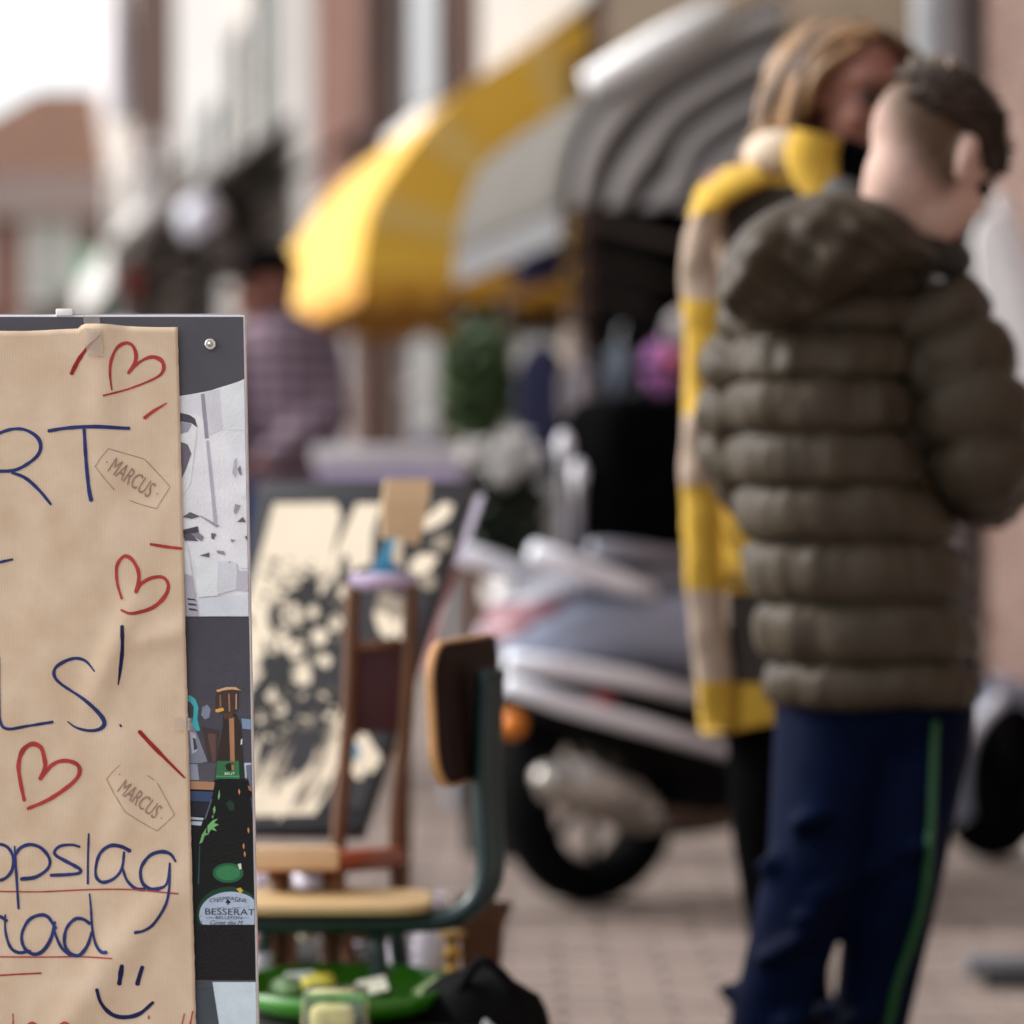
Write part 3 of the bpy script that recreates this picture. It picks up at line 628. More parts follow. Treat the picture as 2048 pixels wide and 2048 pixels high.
ink('accent_stroke', [([(1000,1442),(1120,1570),(1325,1775)], [28,30,12])], m_redd, 2)
ink('heart', [([(178,1938),(150,1800),(138,1680),(168,1580),(235,1532),(298,1560),(322,1640),(326,1700),(290,1785)], [24,30,32,28,28]), ([(290,1785),(380,1680),(470,1652),(558,1680),(570,1750),(500,1830),(350,1930),(200,1995)], [26,26,30,26,28,24])], m_redp, 2)
ink('letter_o', [([(-60,650),(0,645),(60,670),(98,740),(90,830),(40,890),(-40,915)], [18,22,24,22])], m_blue, 3)
ink('letter_p', [([(108,660),(120,850),(138,1108)], [12,20,16]), ([(112,725),(150,672),(220,648),(300,675),(357,750),(345,820),(260,880),(155,895)], [20,26,24,22,30])], m_blue, 3)
ink('letter_s', [([(575,665),(520,650),(440,657),(397,690),(402,725),(480,770),(570,820),(572,850),(500,862),(365,868)], [16,22,22,26,24,24])], m_blue, 3)
ink('letter_l', [([(638,570),(632,750),(632,930)], [14,17,18])], m_blue, 3)
ink('letter_a', [([(935,695),(870,662),(790,657),(720,710),(690,800),(692,880),(740,918),(820,890),(875,820),(892,700)], [28,28,22,22,28,20,18]), ([(882,820),(910,900),(970,960),(1040,970)], [18,24,26])], m_blue, 3)
ink('letter_g', [([(1260,770),(1220,715),(1150,700),(1070,732),(1012,820),(1022,920),(1080,965),(1150,960),(1200,920),(1218,780)], [16,26,26,22,30,22,12]), ([(1218,780),(1216,950),(1190,1080),(1110,1210),(1040,1262),(970,1278)], [16,20,22,22])], m_blue, 3)
ink('underline', [([(-100,980),(0,983),(300,985),(640,970),(950,970),(1280,1000)], 10)], m_redp, 3)
ink('letter_a', [([(-90,1250),(-60,1190),(0,1162),(55,1195)], [20,24,26]), ([(42,1150),(45,1270),(80,1380),(140,1420),(225,1408)], [14,20,26,20])], m_blue, 3)
ink('letter_a', [([(405,1250),(350,1167),(290,1152),(210,1190),(162,1290),(177,1380),(240,1430),(310,1410),(370,1320),(398,1200)], [24,26,22,24,30,20]), ([(385,1225),(410,1310),(450,1390),(510,1438)], [14,22,24])], m_blue, 3)
ink('letter_d', [([(650,1215),(600,1182),(540,1182),(480,1250),(467,1350),(500,1420),(570,1440),(630,1370),(662,1270)], [24,26,22,28,30,18]), ([(645,1000),(655,1100),(665,1250),(690,1360),(730,1415),(770,1418)], [12,18,22,26])], m_blue, 3)
ink('underline', [([(-100,1448),(0,1450),(300,1452),(600,1450),(810,1462)], 10)], m_redp, 3)
ink('underline', [([(-100,1588),(0,1583),(150,1574),(300,1567)], 12)], m_redp, 3)
ink('smiley_face', [([(880,1510),(870,1575),(858,1648)], [26,34,30]), ([(1025,1520),(1005,1580),(985,1650)], [26,32,28]), ([(700,1680),(730,1780),(800,1858),(890,1882),(1000,1858),(1100,1775)], [24,28,32,24])], m_blue2, 3)
ink('red_writing', [([(98,1858),(100,1960)], 9), ([(195,1945),(235,1921),(278,1945)], 16), ([(425,1945),(470,1919),(518,1945)], 16), ([(1068,1872),(1069,1893)], 12), ([(1322,1858),(1300,1960)], 9), ([(1382,1840),(1358,1960)], 11), ([(560,1945),(600,1975)], 10)], m_redp, 3)
def stamp(outs, dots, tx, ty, ang, o, h_, w_):
    g = G(); ox, oy = ORG[o]
    for seg in outs: ribbon_px(g, [(ox+x*KZ, oy+y*KZ) for x, y in seg], [1.3, 1.3], 3)
    for x, y in dots: g.add([Q(ox+x*KZ + 1.6*math.cos(k*1.05), oy+y*KZ + 1.6*math.sin(k*1.05), .0006) for k in range(6)], [tuple(range(6))])
    s_ = g.put('stamp_outline', m_stamp, paper)
    text_px('marcus_lettering', 'MARCUS', ox+tx*KZ, oy+ty*KZ, w_*KZ, h_*KZ, ang, m_stamp, .0006, s_, fn=Q)
stamp([[(780,1068),(900,1102),(1035,1140)],[(1035,1140),(1130,1240),(1220,1340)],[(1220,1340),(1170,1420),(1122,1495)],[(1122,1495),(1020,1468),(930,1437)],[(822,1362),(750,1280),(685,1195)],[(685,1195),(730,1130),(780,1068)]],
      [(768,1165),(1128,1390)], 948, 1275, R(34), 1, 118, 345)
stamp([[(858,82),(810,130),(765,180)],[(765,180),(830,300),(900,415)],[(900,415),(1010,485),(1128,552)],[(1128,552),(1190,495),(1252,435)],[(1252,435),(1190,320),(1130,210)],[(1105,185),(1060,155)]],
      [(862,148),(1158,458)], 1005, 325, R(37), 3, 110, 330)
m_tape = mat('clear_tape', '#e9dccd', .12, var=.08, scale=60, trans=.72, spec=.6)
g = G(); tp = [(166,632,163,199),(170,664,170,203),(173,690,172,206),(177,718,176,209)]; v = []
for i in range(13):
    w_ = i/12; xl = 166 + 11*w_ + .8*noise.noise((i,1,0)); xr = 199 + 11*w_ + .8*noise.noise((i,5,0)); y = 630 + 86*w_
    for k in range(5):
        x = xl + (xr-xl)*k/4; yy = y - (3 if i == 12 and k % 2 else 0)
        v.append(S(x, yy, .0016 + (hp(x,yy) + .0006)*smooth(645, 668, yy)))
g.add(v, [(5*i+k, 5*i+k+1, 5*i+k+6, 5*i+k+5) for i in range(12) for k in range(4)])
tag(g.put('tape', m_tape, origin=S(185,670,.004)), 'strip of clear sticky tape holding the top of the kraft paper', 'tape')
g = G(); v = []
for i in range(9):
    for k in range(4):
        x = 346 + 38*i/8; y = 1435 + 9*k + 2.2*math.sin(i*1.9+k); v.append(S(x, y, max(hp(x,y)*(1 if x < PXR(y) else .25) + .0012, .0014)))
g.add(v, [(4*i+k, 4*i+k+1, 4*i+k+5, 4*i+k+4) for i in range(8) for k in range(3)])
tag(g.put('tape', m_tape, origin=S(360,1450,.004)), 'short piece of clear sticky tape over the right edge of the kraft paper', 'tape')

# ================================================================== FLEA MARKET CHAIRS AND CLUTTER
m_ply = mat('beech_plywood', '#b98a58', .45, var=.12, scale=14)
m_plyd = mat('shaded_plywood', '#1d0907', .6, var=.25, scale=10, spec=.12)
m_teal = mat('teal_steel', '#102a2b', .35, .1, var=.15, scale=20)
D = 4.53
def rrect(cx, cy, w, h, r, n=5):
    out = []
    for sx, sy, a0 in ((1,1,0),(-1,1,90),(-1,-1,180),(1,-1,270)):
        for i in range(n+1):
            a = R(a0 + 90*i/n); out.append((cx + sx*(w/2-r) + r*math.cos(a), cy + sy*(h/2-r) + r*math.sin(a)))
    return out
t = thing('school_chair', 'old school chair with teal steel tubes and rounded plywood back, facing the sign', 'chair', Vector((P(720,0,D).x, D, 0)))
# backrest: a plywood sheet turned nearly edge-on, slightly bent
ctr = P(956, 1416, D); lat = Vector((math.sin(R(12.5)), math.cos(R(12.5)), 0)); nrm = Vector((lat.y, -lat.x, 0)); up = Vector((-.05, 0, 1)).normalized()
def sheet3(poly, c, ax, ay, an, th, bend=0):
    a = [c + ax*u + ay*w_ + an*(bend*u*u) for u, w_ in poly]
    return a, -an*th
g = G(); poly = rrect(0, 0, .36, .178, .05)
pf, dv = sheet3(poly, ctr, lat, up, nrm, .011, -.35); g.prism(pf, dv); o = g.put('backrest', m_ply, t, bevel=.002)
g = G(); poly = rrect(0, 0, .352, .170, .047); pf, dv = sheet3(poly, ctr + nrm*.0015, lat, up, nrm, .001, -.35); g.prism(pf, dv); g.put('shaded_face', m_plyd, o)  # near-black face colour stands for the shade on the backrest's rear
for k, off in ((0, -.028), (1, .028)):
    pth = [P(962,1340,D), P(954,1500,D), P(958,1640,D), P(962,1730,D), P(945,1790,D), P(905,1826,D), P(850,1838,D), P(700,1842,D), P(540,1842,D), P(470,1842,D)]
    pth = cr([p + lat*off + nrm*.012 for p in pth], 6)
    g = G(); g.tube(pth, .0125, 12); g.put('frame_tube', m_teal, t, smooth=True)
    for x0, x1 in ((762, 800), (500, 440)):
        a = P(x0, 1846, D) + lat*off*(1 if k == 0 else 2.4); e_ = P(x1, 2300, D) + lat*off*(1.8 if k == 0 else 4); e_.z = 0.0
        g = G(); g.tube(cr([a, a.lerp(e_, .4) + Vector((.006,0,0)), e_], 5), .0115, 10); lg = g.put('leg', m_teal, t, smooth=True)
        g = G(); g.tube([e_ + Vector((0,0,.035)), e_ + Vector((0,0,.001))], .015, 10); g.put('foot_cap', m_black, lg)
g = G(); sc = P(632, 1800, D); poly = rrect(0, 0, .29, .20, .05)
g.prism([sc + Vector((u, w_, .004 + .02*max(0, u-.12)**1.0*0)) for u, w_ in poly], (0,0,-.012)); g.put('seat', mat('pale_plywood', '#b09468', .5, var=.12, scale=14), t, bevel=.003)
# ---- brown wooden chair behind it
m_wood = mat('brown_wood', '#53300f', .6, var=.25, scale=18)
m_woodo = mat('orange_wood', '#8e3f20', .5, var=.2, scale=12)
m_maroon = mat('maroon_cloth', '#33090f', .8, var=.35, scale=16)
D = 4.9
t = thing('wooden_chair', 'tall brown wooden chair with a dark maroon back panel beside the black and white print', 'chair', Vector((P(750,0,D).x, D, 0)))
for nm, pts in (('back_post', [(706,1165),(701,1330),(694,1480),(676,1700),(684,1850),(712,1990),(735,2200)]), ('back_post', [(822,1170),(817,1330),(808,1480),(793,1640),(797,1790),(815,1990),(828,2200)])):
    q = [P(x, y, D) for x, y in pts]; q[-1].z = 0
    g = G(); g.tube(cr(q, 5), .0105, 10); g.put(nm, m_wood, t, smooth=True)
for x in (560, 668):
    a = P(x, 1725, D-.3); g = G(); g.tube([a, Vector((a.x-.02, a.y, 0))], .014, 10); g.put('front_leg', m_wood, t, smooth=True)
g = G(); g.box(P(763,1378,D+.005), (.074, .012, .118)); g.put('back_panel', m_maroon, t, bevel=.004)
g = G(); g.tube([P(705,1292,D), P(819,1290,D)], .008, 8); g.put('back_rail', m_wood, t, smooth=True)
g = G(); g.tube([P(700,1165,D), P(828,1163,D)], .012, 10); g.put('top_rail', mat('lilac_cloth', '#a698b0', .8), t, smooth=True)
g = G(); g.prism([P(505,1705,D-.32), P(672,1705,D-.32), P(800,1700,D), P(600,1700,D+.02)], (0,0,-.026)); g.put('seat', m_woodo, t, bevel=.004)
g = G(); g.tube([P(672,1722,D-.31), P(798,1712,D-.01)], .013, 8); g.put('side_rail', m_woodo, t, smooth=True)
g = G(); g.box(P(585,1716,D-.335), (.116, .014, .03)); g.put('front_rail', mat('pale_wood', '#c7a781', .5, var=.15), t, bevel=.003)
g = G(); g.tube([P(684,1870,D), P(800,1866,D)], .009, 8); g.put('stretcher', m_wood, t, smooth=True)
# ---- black and white print in a dark frame, leaning back
m_cream = mat('print_cream', '#e3d5bd', .7, var=.04, scale=10)
m_pframe = mat('print_frame', '#1e1c21', .6, var=.12)
m_blot = mat('print_black', '#14120f', .6, var=.3, scale=30)
BL, BR, TR_, TLc = P(432,1655,5.12), P(726,1658,5.10), P(952,962,5.42), P(520,960,5.46)
def PW(u, w_, off=0):
    p = BL.lerp(BR, u).lerp(TLc.lerp(TR_, u), w_); nn = (BR-BL).cross(TLc-BL).normalized()
    return p + nn*off
t = thing('framed_print', 'large leaning print with black blotches on cream in a dark frame', 'picture', BL.lerp(BR,.5))
nn = (BR-BL).cross(TLc-BL).normalized()
g = G(); g.prism([PW(0,0),PW(1,0),PW(1,1),PW(0,1)], -nn*.03); g.put('frame', m_pframe, t, bevel=.003)
g = G(); g.prism([PW(.03,.06,.002),PW(.955,.055,.002),PW(.945,.945,.002),PW(.035,.945,.002)], -nn*.001); pic = g.put('print', m_pframe, t)
def pw_px(x, y):
    """u,w on the print seen at a photo pixel"""
    r = P(x, y, 1) - EYE; k = (BL - EYE).dot(nn)/r.dot(nn); p = EYE + r*k
    a, b_, c_ = BR-BL, TLc-BL, TR_-TLc
    w_ = (p-BL).dot(Vector((0,0,1)))/b_.z; l0 = BL.lerp(TLc, w_); l1 = BR.lerp(TR_, w_); return ((p-l0).dot(l1-l0)/(l1-l0).length_squared, w_)
def blot(cx, cy, rx_, ry_, lvl, m, jag=.3, n=16, rot=0, name='blotch'):
    sd = random.random()*50; g = G(); v = []
    for i in range(n):
        a = 2*math.pi*i/n; k = 1 + jag*(noise.noise((math.cos(a)*1.6+sd, math.sin(a)*1.6, sd)) + .5*random.uniform(-1,1)*jag)
        x = rx_*k*math.cos(a); y = ry_*k*math.sin(a)
        v.append(PW(*pw_px(cx + x*math.cos(rot) - y*math.sin(rot), cy + x*math.sin(rot) + y*math.cos(rot)), .0025 + .0002*lvl))
    g.add(v, [tuple(range(n))]); return g.put(name, m, pic)
def patch(poly, m, lvl, name='patch'):
    g = G(); g.add([PW(*pw_px(x, y), .0025 + .0002*lvl) for x, y in poly], [tuple(range(len(poly)))]); return g.put(name, m, pic)
m_pgrey = mat('print_grey', '#8d8272', .7, var=.2, scale=30)
patch([(548,1008),(672,1006),(684,1030),(672,1085),(664,1120),(700,1040),(714,1008),(766,1008),(748,1060),(742,1150),(700,1330),(690,1480),(660,1580),(630,1630),(450,1635),(450,1300),(500,1190)], m_cream, 0)
for k, a in enumerate([(610,1150,70,60),(575,1400,70,60)]): pass
random.seed(11)
for (x, y, a, b_) in ((560,1235,26,36),(605,1205,34,32),(650,1260,42,50),(590,1290,46,36),(640,1340,40,34),(680,1200,22,44),(555,1380,40,40),(525,1430,34,46),(575,1430,42,34),(690,1150,14,38),(620,1180,20,34),(540,1330,22,24),(660,1400,22,18),(700,1290,18,36),(610,1365,30,16)):
    blot(x, y, a, b_, 1 + random.random(), m_blot)
for (x, y, r_) in ((585,1228,20),(640,1275,15),(592,1300,16),(560,1420,13),(650,1325,13),(605,1350,20),(628,1225,11),(672,1245,13),(565,1290,12),(690,1185,12),(545,1395,10),(700,1260,9)):
    blot(x, y, r_, r_*1.15, 3 + random.random()*2, m_cream, .25)
for i in range(190):
    x = random.uniform(495, 720); y = random.uniform(1120, 1480)
    blot(x, y, random.uniform(2, 8), random.uniform(2, 10), 5.5 + random.random(), random.choice([m_blot, m_blot, m_cream, m_pgrey]), .5, 8, random.random()*3, 'splatter')
for i in range(26):
    blot(random.uniform(495,650), random.uniform(1500,1600), random.uniform(4,8), random.uniform(25,60), 2, m_pgrey if i % 2 else m_cream, .5, 10, random.uniform(.2,.6), 'streak')
for (x, y, a, b_, m) in ((870,1040,36,16,m_cream),(890,1020,20,15,m_cream),(885,1085,20,16,m_pgrey),(845,1130,30,20,m_cream),(855,1160,18,20,m_pgrey),(830,1090,20,26,m_blot),(790,1230,30,50,m_pgrey),(772,1250,18,30,m_cream),(810,1260,20,24,m_cream),(850,1110,12,20,m_blot),(730,1500,22,50,m_cream),(715,1540,14,20,m_cream),(705,1500,14,20,mat('print_blue','#5d93ad',.6))):
    blot(x, y, a, b_, 4 + random.random(), m, .35, 14, -.5)
t2 = thing('canvas', 'second pale canvas fading to pink, leaning behind the dark framed print', 'picture', P(890,1300,5.6))
for nm, ya, yb, c in (('upper_half', 990, 1130, '#a79fb0'), ('lower_half', 1130, 1340, '#b47f80')):
    g = G(); xa = lambda y: edge(965, 1000, 855, 1320, y)
    g.prism([P(xa(ya)-230,ya,5.75), P(xa(ya),ya,5.7), P(xa(yb),yb,5.6), P(xa(yb)-230,yb,5.65)], (0,.02,0)); g.put(nm, mat('canvas_' + nm, c, .7, var=.1), t2)
g = G()
for y in (1000,):
    g.tube([P(800,1000,5.8), Vector((P(800,0,5.8).x, 6.0, 0))], .015, 8)
g.put('easel_leg', m_wood, t2)
# paper bag tag and blue card hanging over the chair back
g = G(); g.loft([[P(772,958,4.99), P(862,958,5.02)], [P(766,1000,4.97), P(858,1005,5.0)], [P(764,1075,4.96), P(838,1090,4.98)]], caps=False, closed=False)
o = g.put('paper_card', mat('kraft_card', '#d8ba92', .8, var=.08), origin=P(810,1080,4.97)); md = o.modifiers.new('t','SOLIDIFY'); md.thickness = .004
tag(o, 'curled cream paper card clipped to the top of the dark framed print', 'paper')
g = G(); g.prism([P(738,1152,4.93), P(792,1148,4.93), P(800,1085,4.94), P(780,1075,4.94)], (0,.01,0)); o = g.put('blue_card', mat('card_blue', '#2f7fa3', .6), origin=P(760,1152,4.93), bevel=.002)
tag(o, 'blue and white folded card standing on top of the wooden chair back', 'card')
g = G(); g.prism([P(782,1120,4.925), P(806,1140,4.925), P(806,1080,4.935), P(790,1078,4.935)], (0,.006,0)); g.put('white_corner', m_cream, o)
# low table, tray and bric-a-brac under the chairs
m_bagk = mat('rucksack_black', '#070607', .9, var=.3, spec=.1)
m_green = mat('green_plastic', '#2f7a12', .35, var=.15, scale=10, coat=.3)
TZ = P(700,1990,4.4).z - .02
t = thing('low_table', 'low dark table under the school chair carrying the green tray', 'table', Vector((P(720,0,4.5).x, 4.5, 0)))
x0, x1 = P(430,0,4.4).x, P(1000,0,4.4).x
g = G(); g.box(((x0+x1)/2, 4.5, TZ-.012), (x1-x0, .5, .02)); g.put('tabletop', mat('table_black', '#14100e', .6), t, bevel=.004)
for sx in (x0+.03, x1-.03):
    for sy in (4.28, 4.72): g = G(); g.tube([(sx, sy, TZ-.022), (sx, sy, 0)], .015, 8); g.put('leg', m_wood, t)
t = thing('tray', 'bright green oval plastic tray at the bottom of the stall', 'tray', Vector((P(690,0,4.4).x, 4.42, TZ)))
cx = P(690,0,4.4).x
def ov(a, b_, z): return [(cx + a*math.cos(2*math.pi*j/36), 4.42 + b_*math.sin(2*math.pi*j/36), z) for j in range(36)]
g = G(); g.loft([ov(.10,.13,TZ), ov(.125,.16,TZ+.012), ov(.140,.175,TZ+.034), ov(.136,.171,TZ+.034), ov(.121,.155,TZ+.014), ov(.10,.13,TZ+.006)]); g.put('dish', m_green, t, smooth=True)
for k, (x, y, c) in enumerate(((640,1966,'#cfc04a'),(570,1975,'#a9c89a'),(820,1990,'#8fc77a'),(765,2000,'#c8d4b4'))):
    q_ = G().ell(Vector((0,0,0)), (1,1,1), nu=16, nv=10); q_.v = [P(x,y,4.45 + .05*k) + Vector((v_.x*.022, v_.y*.02, v_.z*.013))*(1 + .35*noise.noise(v_*1.8 + Vector((k*3,0,0)))) for v_ in q_.v]
    o = q_.put('plastic_fruit', mat('fruit%d' % k, c, .4), origin=P(x,y,4.45), smooth=True)
    tag(o, ['yellow round trinket lying at the back of the green tray', 'pale grey green trinket at the left end of the green tray', 'light green trinket at the right end of the green tray', 'whitish round trinket in front of the chair leg on the tray'][k], 'trinket', 'trinkets on the tray')
random.seed(31)
for k, (x, y, c, rz_) in enumerate(((745,1972,'#d9d6c4',.4),(545,2010,'#e4e2da',-.5),(860,1978,'#bfd8a2',.9),(600,1958,'#d8dfe0',.2),(800,2025,'#e8e4d2',-.9))):
    c_ = P(x, y, 4.42 + .03*k); a_ = Vector((math.cos(rz_), .3*math.sin(rz_), math.sin(rz_)*.5)).normalized(); b3 = Vector((-.2,.8,.55)).normalized(); b3 = (b3 - a_*a_.dot(b3)).normalized()
    o = G().box(c_, (.036,.026,.002), (a_, b3, a_.cross(b3))).put('card', mat('card%d' % k, c, .6, var=.15, scale=80), origin=c_)
    tag(o, ['cream card leaning in the middle of the green tray', 'white card lying at the sign end of the green tray', 'pale green card tilted at the right rim of the green tray', 'bluish white card at the back rim of the green tray', 'cream card standing steeply by the black chair leg'][k], 'card', 'cards in the green tray')
m_clear = mat('jar_glass', '#f1f4ee', .05, var=0, trans=.95)
t = thing('glass_jar', 'square glass jar with yellowish paper inside, front of the green tray', 'jar', P(672,2130,4.22))
jc = P(672, 2075, 4.22); w_ = .066
g = G(); g.box(jc, (w_*1.15, w_, .115)); g.put('glass', m_clear, t, bevel=.006)
g = G(); g.box(jc + Vector((-.004,0,-.006)), (w_*.72, w_*.6, .088)); g.put('contents', mat('jar_paper', '#d8cf8f', .8, var=.3, scale=60), t, bevel=.01)
g = G(); g.box(jc + Vector((.014,-.012,-.03)), (.03, .02, .03)); g.put('label', mat('jar_label', '#7f9c6a', .7, var=.3, scale=80), t, bevel=.002)
def lathe_thing(name, label, cat, px, py, d, prof, m, n=20):
    c = P(px, py, d); g = G(); g.lathe(c, prof, n); o = g.put(name, m, origin=c, smooth=True); return tag(o, label, cat)
m_mug = mat('white_china', '#d3cfdc', .3, var=.04); m_gold = mat('brass', '#b08a3a', .35, .7, var=.25, scale=60)
m_rim = lambda r, h: [(.001,0),(r*.8,0),(r,h*.2),(r,h),(r*.9,h),(r*.88,h*.25),(.001,h*.12)]
lathe_thing('mug', 'white mug on the wooden chair seat, nearest the sign', 'mug', 512, 1784, 4.86, m_rim(.012,.026), m_mug)
lathe_thing('mug', 'white mug in the middle of the row below the front rail', 'mug', 555, 1784, 4.86, m_rim(.013,.027), m_mug)
lathe_thing('bowl', 'wide white bowl at the right end of the row below the front rail', 'bowl', 626, 1784, 4.86, m_rim(.026,.03), m_mug)
t = thing('shelf', 'narrow dark shelf under the wooden chair holding white crockery', 'shelf', P(580,1800,4.86))
g = G(); g.box(P(580,1790,4.86), (.14,.07,.008)); g.put('board', m_wood, t); g = G(); g.box(Vector((P(580,0,4.86).x, 4.86, P(580,1800,4.86).z/2)), (.02,.02,P(580,1800,4.86).z)); g.put('post', m_wood, t)
lathe_thing('vase', 'tall white vase behind the chair legs', 'vase', 868, 1972, 4.75, [(.001,0),(.03,0),(.036,.03),(.034,.06),(.022,.085),(.016,.11),(.018,.12),(.014,.12),(.012,.09),(.001,.05)], m_mug)
lathe_thing('vase', 'slim white vase between the two chair legs', 'vase', 800, 1958, 4.75, [(.001,0),(.016,0),(.02,.03),(.014,.06),(.009,.075),(.001,.07)], m_mug)
lathe_thing('candlestick', 'short brass candlestick right of the white vase', 'candlestick', 905, 1965, 4.7, [(.001,0),(.026,0),(.024,.008),(.008,.014),(.007,.03),(.014,.036),(.007,.044),(.008,.058),(.018,.062),(.016,.066),(.001,.064)], m_gold)
lathe_thing('candlestick', 'tall dull brass candlestick under the chair frame', 'candlestick', 850, 1925, 4.85, [(.001,0),(.02,0),(.008,.012),(.006,.04),(.012,.048),(.006,.056),(.012,.07),(.001,.068)], m_gold)
lathe_thing('red_bottle', 'small red bottle with a white cap beside the sign edge', 'bottle', 535, 1920, 4.7, [(.001,0),(.018,0),(.02,.03),(.016,.05),(.006,.06),(.006,.07),(.001,.07)], mat('red_glass', '#a8280e', .25))
lathe_thing('white_cup', 'white cup half hidden by the sign edge above the green tray', 'cup', 520, 1960, 4.6, m_rim(.022,.036), m_mug)
lathe_thing('white_cup', 'small white cup at the sign edge under the school chair seat', 'cup', 520, 1868, 4.8, m_rim(.018,.032), m_mug)
t = thing('paper_bag', 'open brown paper bag standing right of the chair legs', 'bag', P(955,1955,4.95))
c = P(955,1930,4.95); m_bag = mat('bag_brown', '#4a2d16', .95, var=.25, scale=25)
q = [(-.035,-.03),(.032,-.035),(.036,.03),(-.03,.034)]
g = G(); g.loft([[c + Vector((a*.9, b_*.9, 0)) for a, b_ in q], [c + Vector((a, b_, .05)) for a, b_ in q], [c + Vector((a*1.15+.004*i, b_*1.1, .08+.012*(i % 2))) for i, (a, b_) in enumerate(q)], [c + Vector((a*1.05, b_, .079)) for a, b_ in q], [c + Vector((a*.9, b_*.9, .006)) for a, b_ in q]])
g.put('bag', m_bag, t); g = G(); g.box(c + Vector((-.012,0,.062)), (.045,.04,.03)); g.put('tissue', mat('tissue', '#cbb6a4', .9), t, bevel=.008)
t = thing('rucksack', 'slumped black rucksack at the bottom edge right of the tray', 'rucksack', P(985,2060,4.4))
hc_ = P(968, 2072, 4.36); rings = []
for i in range(15):
    ph = math.pi*(i+.3)/15; r_ = []
    for j in range(40):
        th = 2*math.pi*j/40; d_ = Vector((math.sin(ph)*math.cos(th), math.sin(ph)*math.sin(th), math.cos(ph)))
        k = 1 + .20*noise.noise(d_*1.7 + Vector((4,2,0))) + .10*noise.noise(d_*4.5) + .05*abs(noise.noise(d_*9))
        r_.append(hc_ + Vector((d_.x*.088, d_.y*.08, d_.z*.082))*k)
    rings.append(r_)
g = G(); g.loft(rings); g.put('sack', m_bagk, t, smooth=True)
g = G(); g.tube(cr([hc_ + Vector((-.03,-.05,.06)), hc_ + Vector((.0,-.07,.10)), hc_ + Vector((.04,-.06,.06))], 6), .006, 8); g.put('loop', m_bagk, t, smooth=True)
g = G(); g.tube(cr([hc_ + Vector((.0,-.085,.03)), hc_ + Vector((.035,-.088,.0)), hc_ + Vector((.06,-.075,-.03))], 6), .004, 8); g.put('zip', m_pipe, t, smooth=True)
t = thing('bric_a_brac_crate', 'dark crate of mixed trinkets under the school chair seat', 'crate', Vector((P(640,0,5.1).x, 5.1, 0)))
bx = P(640,1930,5.1)
g = G(); g.box((bx.x, 5.1, bx.z-.02), (.3, .25, .09)); g.put('crate_box', mat('crate_dark', '#120c09', .8), t, bevel=.004)
for sx in (-.13, .13):
    for sy in (-.1, .1): g = G(); h_ = bx.z-.065; g.box((bx.x+sx, 5.1+sy, h_/2), (.02,.02,h_)); g.put('leg', m_wood, t)
random.seed(3)
cols = ['#cfc6a8','#d8d2b0','#b5a98c','#8a8a92','#d6d3dc','#9c7a3a','#6d6a70']
for i in range(16):
    x = random.uniform(545, 830); y = random.uniform(1850, 1885); r_ = random.uniform(.008, .017)
    o = G().ell(P(x, y, 5.08 + random.uniform(-.08,.08)), (r_, r_, r_*.8), nu=12, nv=8).put('trinket', mat('tr%d' % (i % 7), cols[i % 7], .3, var=.1), t, smooth=True)
# ================================================================== COUNTER, PLANTS, CLOTHES
D = 11
t = thing('market_counter', 'long pale counter with a lilac cloth front behind the framed print', 'counter', Vector((P(770,0,D).x, D, 0)))
a, b_ = P(625,893,D), P(930,893,D)
g = G(); g.box(((a.x+b_.x)/2, D+.3, a.z-.03), (b_.x-a.x, .6, .06)); g.put('top', mat('counter_top', '#c4bfc4', .5, var=.12, scale=6), t, bevel=.01)
g = G(); g.box(((a.x+b_.x)/2, D+.02, a.z-.2), (b_.x-a.x-.02, .02, .28)); g.put('cloth', mat('lilac_front', '#a79cbb', .8, var=.08), t)
for sx in (a.x+.04, b_.x-.04):
    for sy in (D+.05, D+.55): g = G(); g.tube([(sx, sy, a.z-.06), (sx, sy, 0)], .02, 8); g.put('leg', m_pipe, t)
o = G().box(P(850,880,D+.3), (.10,.1,.05)).put('box', mat('grey_box', '#77737a', .6), origin=P(850,890,D+.3), bevel=.004); tag(o, 'small grey box on the pale counter', 'box')
m_leaf = mat('leaf_green', '#3c5227', .6, var=.4, scale=6); m_leafd = mat('leaf_dark', '#152012', .6, var=.4, scale=8)
def leaves(name, c, rad, n, size, m, parent, seed):
    random.seed(seed); g = G(); c = Vector(c)
    for i in range(n):
        d = Vector((random.gauss(0,1), random.gauss(0,1), random.gauss(0,1))).normalized(); k = random.random()**.45
        p = c + Vector((d.x*rad[0], d.y*rad[1], d.z*rad[2]))*k*(1+.25*noise.noise(d*2.3+Vector((seed,0,0))))
        a = Vector((random.uniform(-1,1), random.uniform(-1,1), random.uniform(-.6,1))).normalized(); b_ = a.orthogonal().normalized(); s_ = size*random.uniform(.6,1.4)
        g.add([p, p + a*s_*.5 + b_*s_*.28, p + a*s_, p + a*s_*.5 - b_*s_*.28], [(0,1,2,3)])
    o = g.put(name, m, parent); o['kind'] = 'stuff'; return o
t = thing('shrub', 'tall dark green potted shrub in front of the brown shop window', 'plant', Vector((P(955,0,12.6).x, 12.6, 0)))
leaves('foliage', P(955,770,12.6), (.13,.13,.22), 1500, .05, m_leaf, t, 2); b_ = P(955,HOR,12.6)
g = G(); g.tube([Vector((b_.x,12.6,.3)), P(955,800,12.6)], [.02,.012], 8); g.put('trunk', m_wood, t)
g = G(); g.lathe(Vector((b_.x,12.6,0)), [(.12,0),(.17,.32),(.18,.34),(.15,.34),(.14,.3),(.001,.3)], 20); g.put('pot', mat('pot_grey', '#4d4744', .8), t, smooth=True)
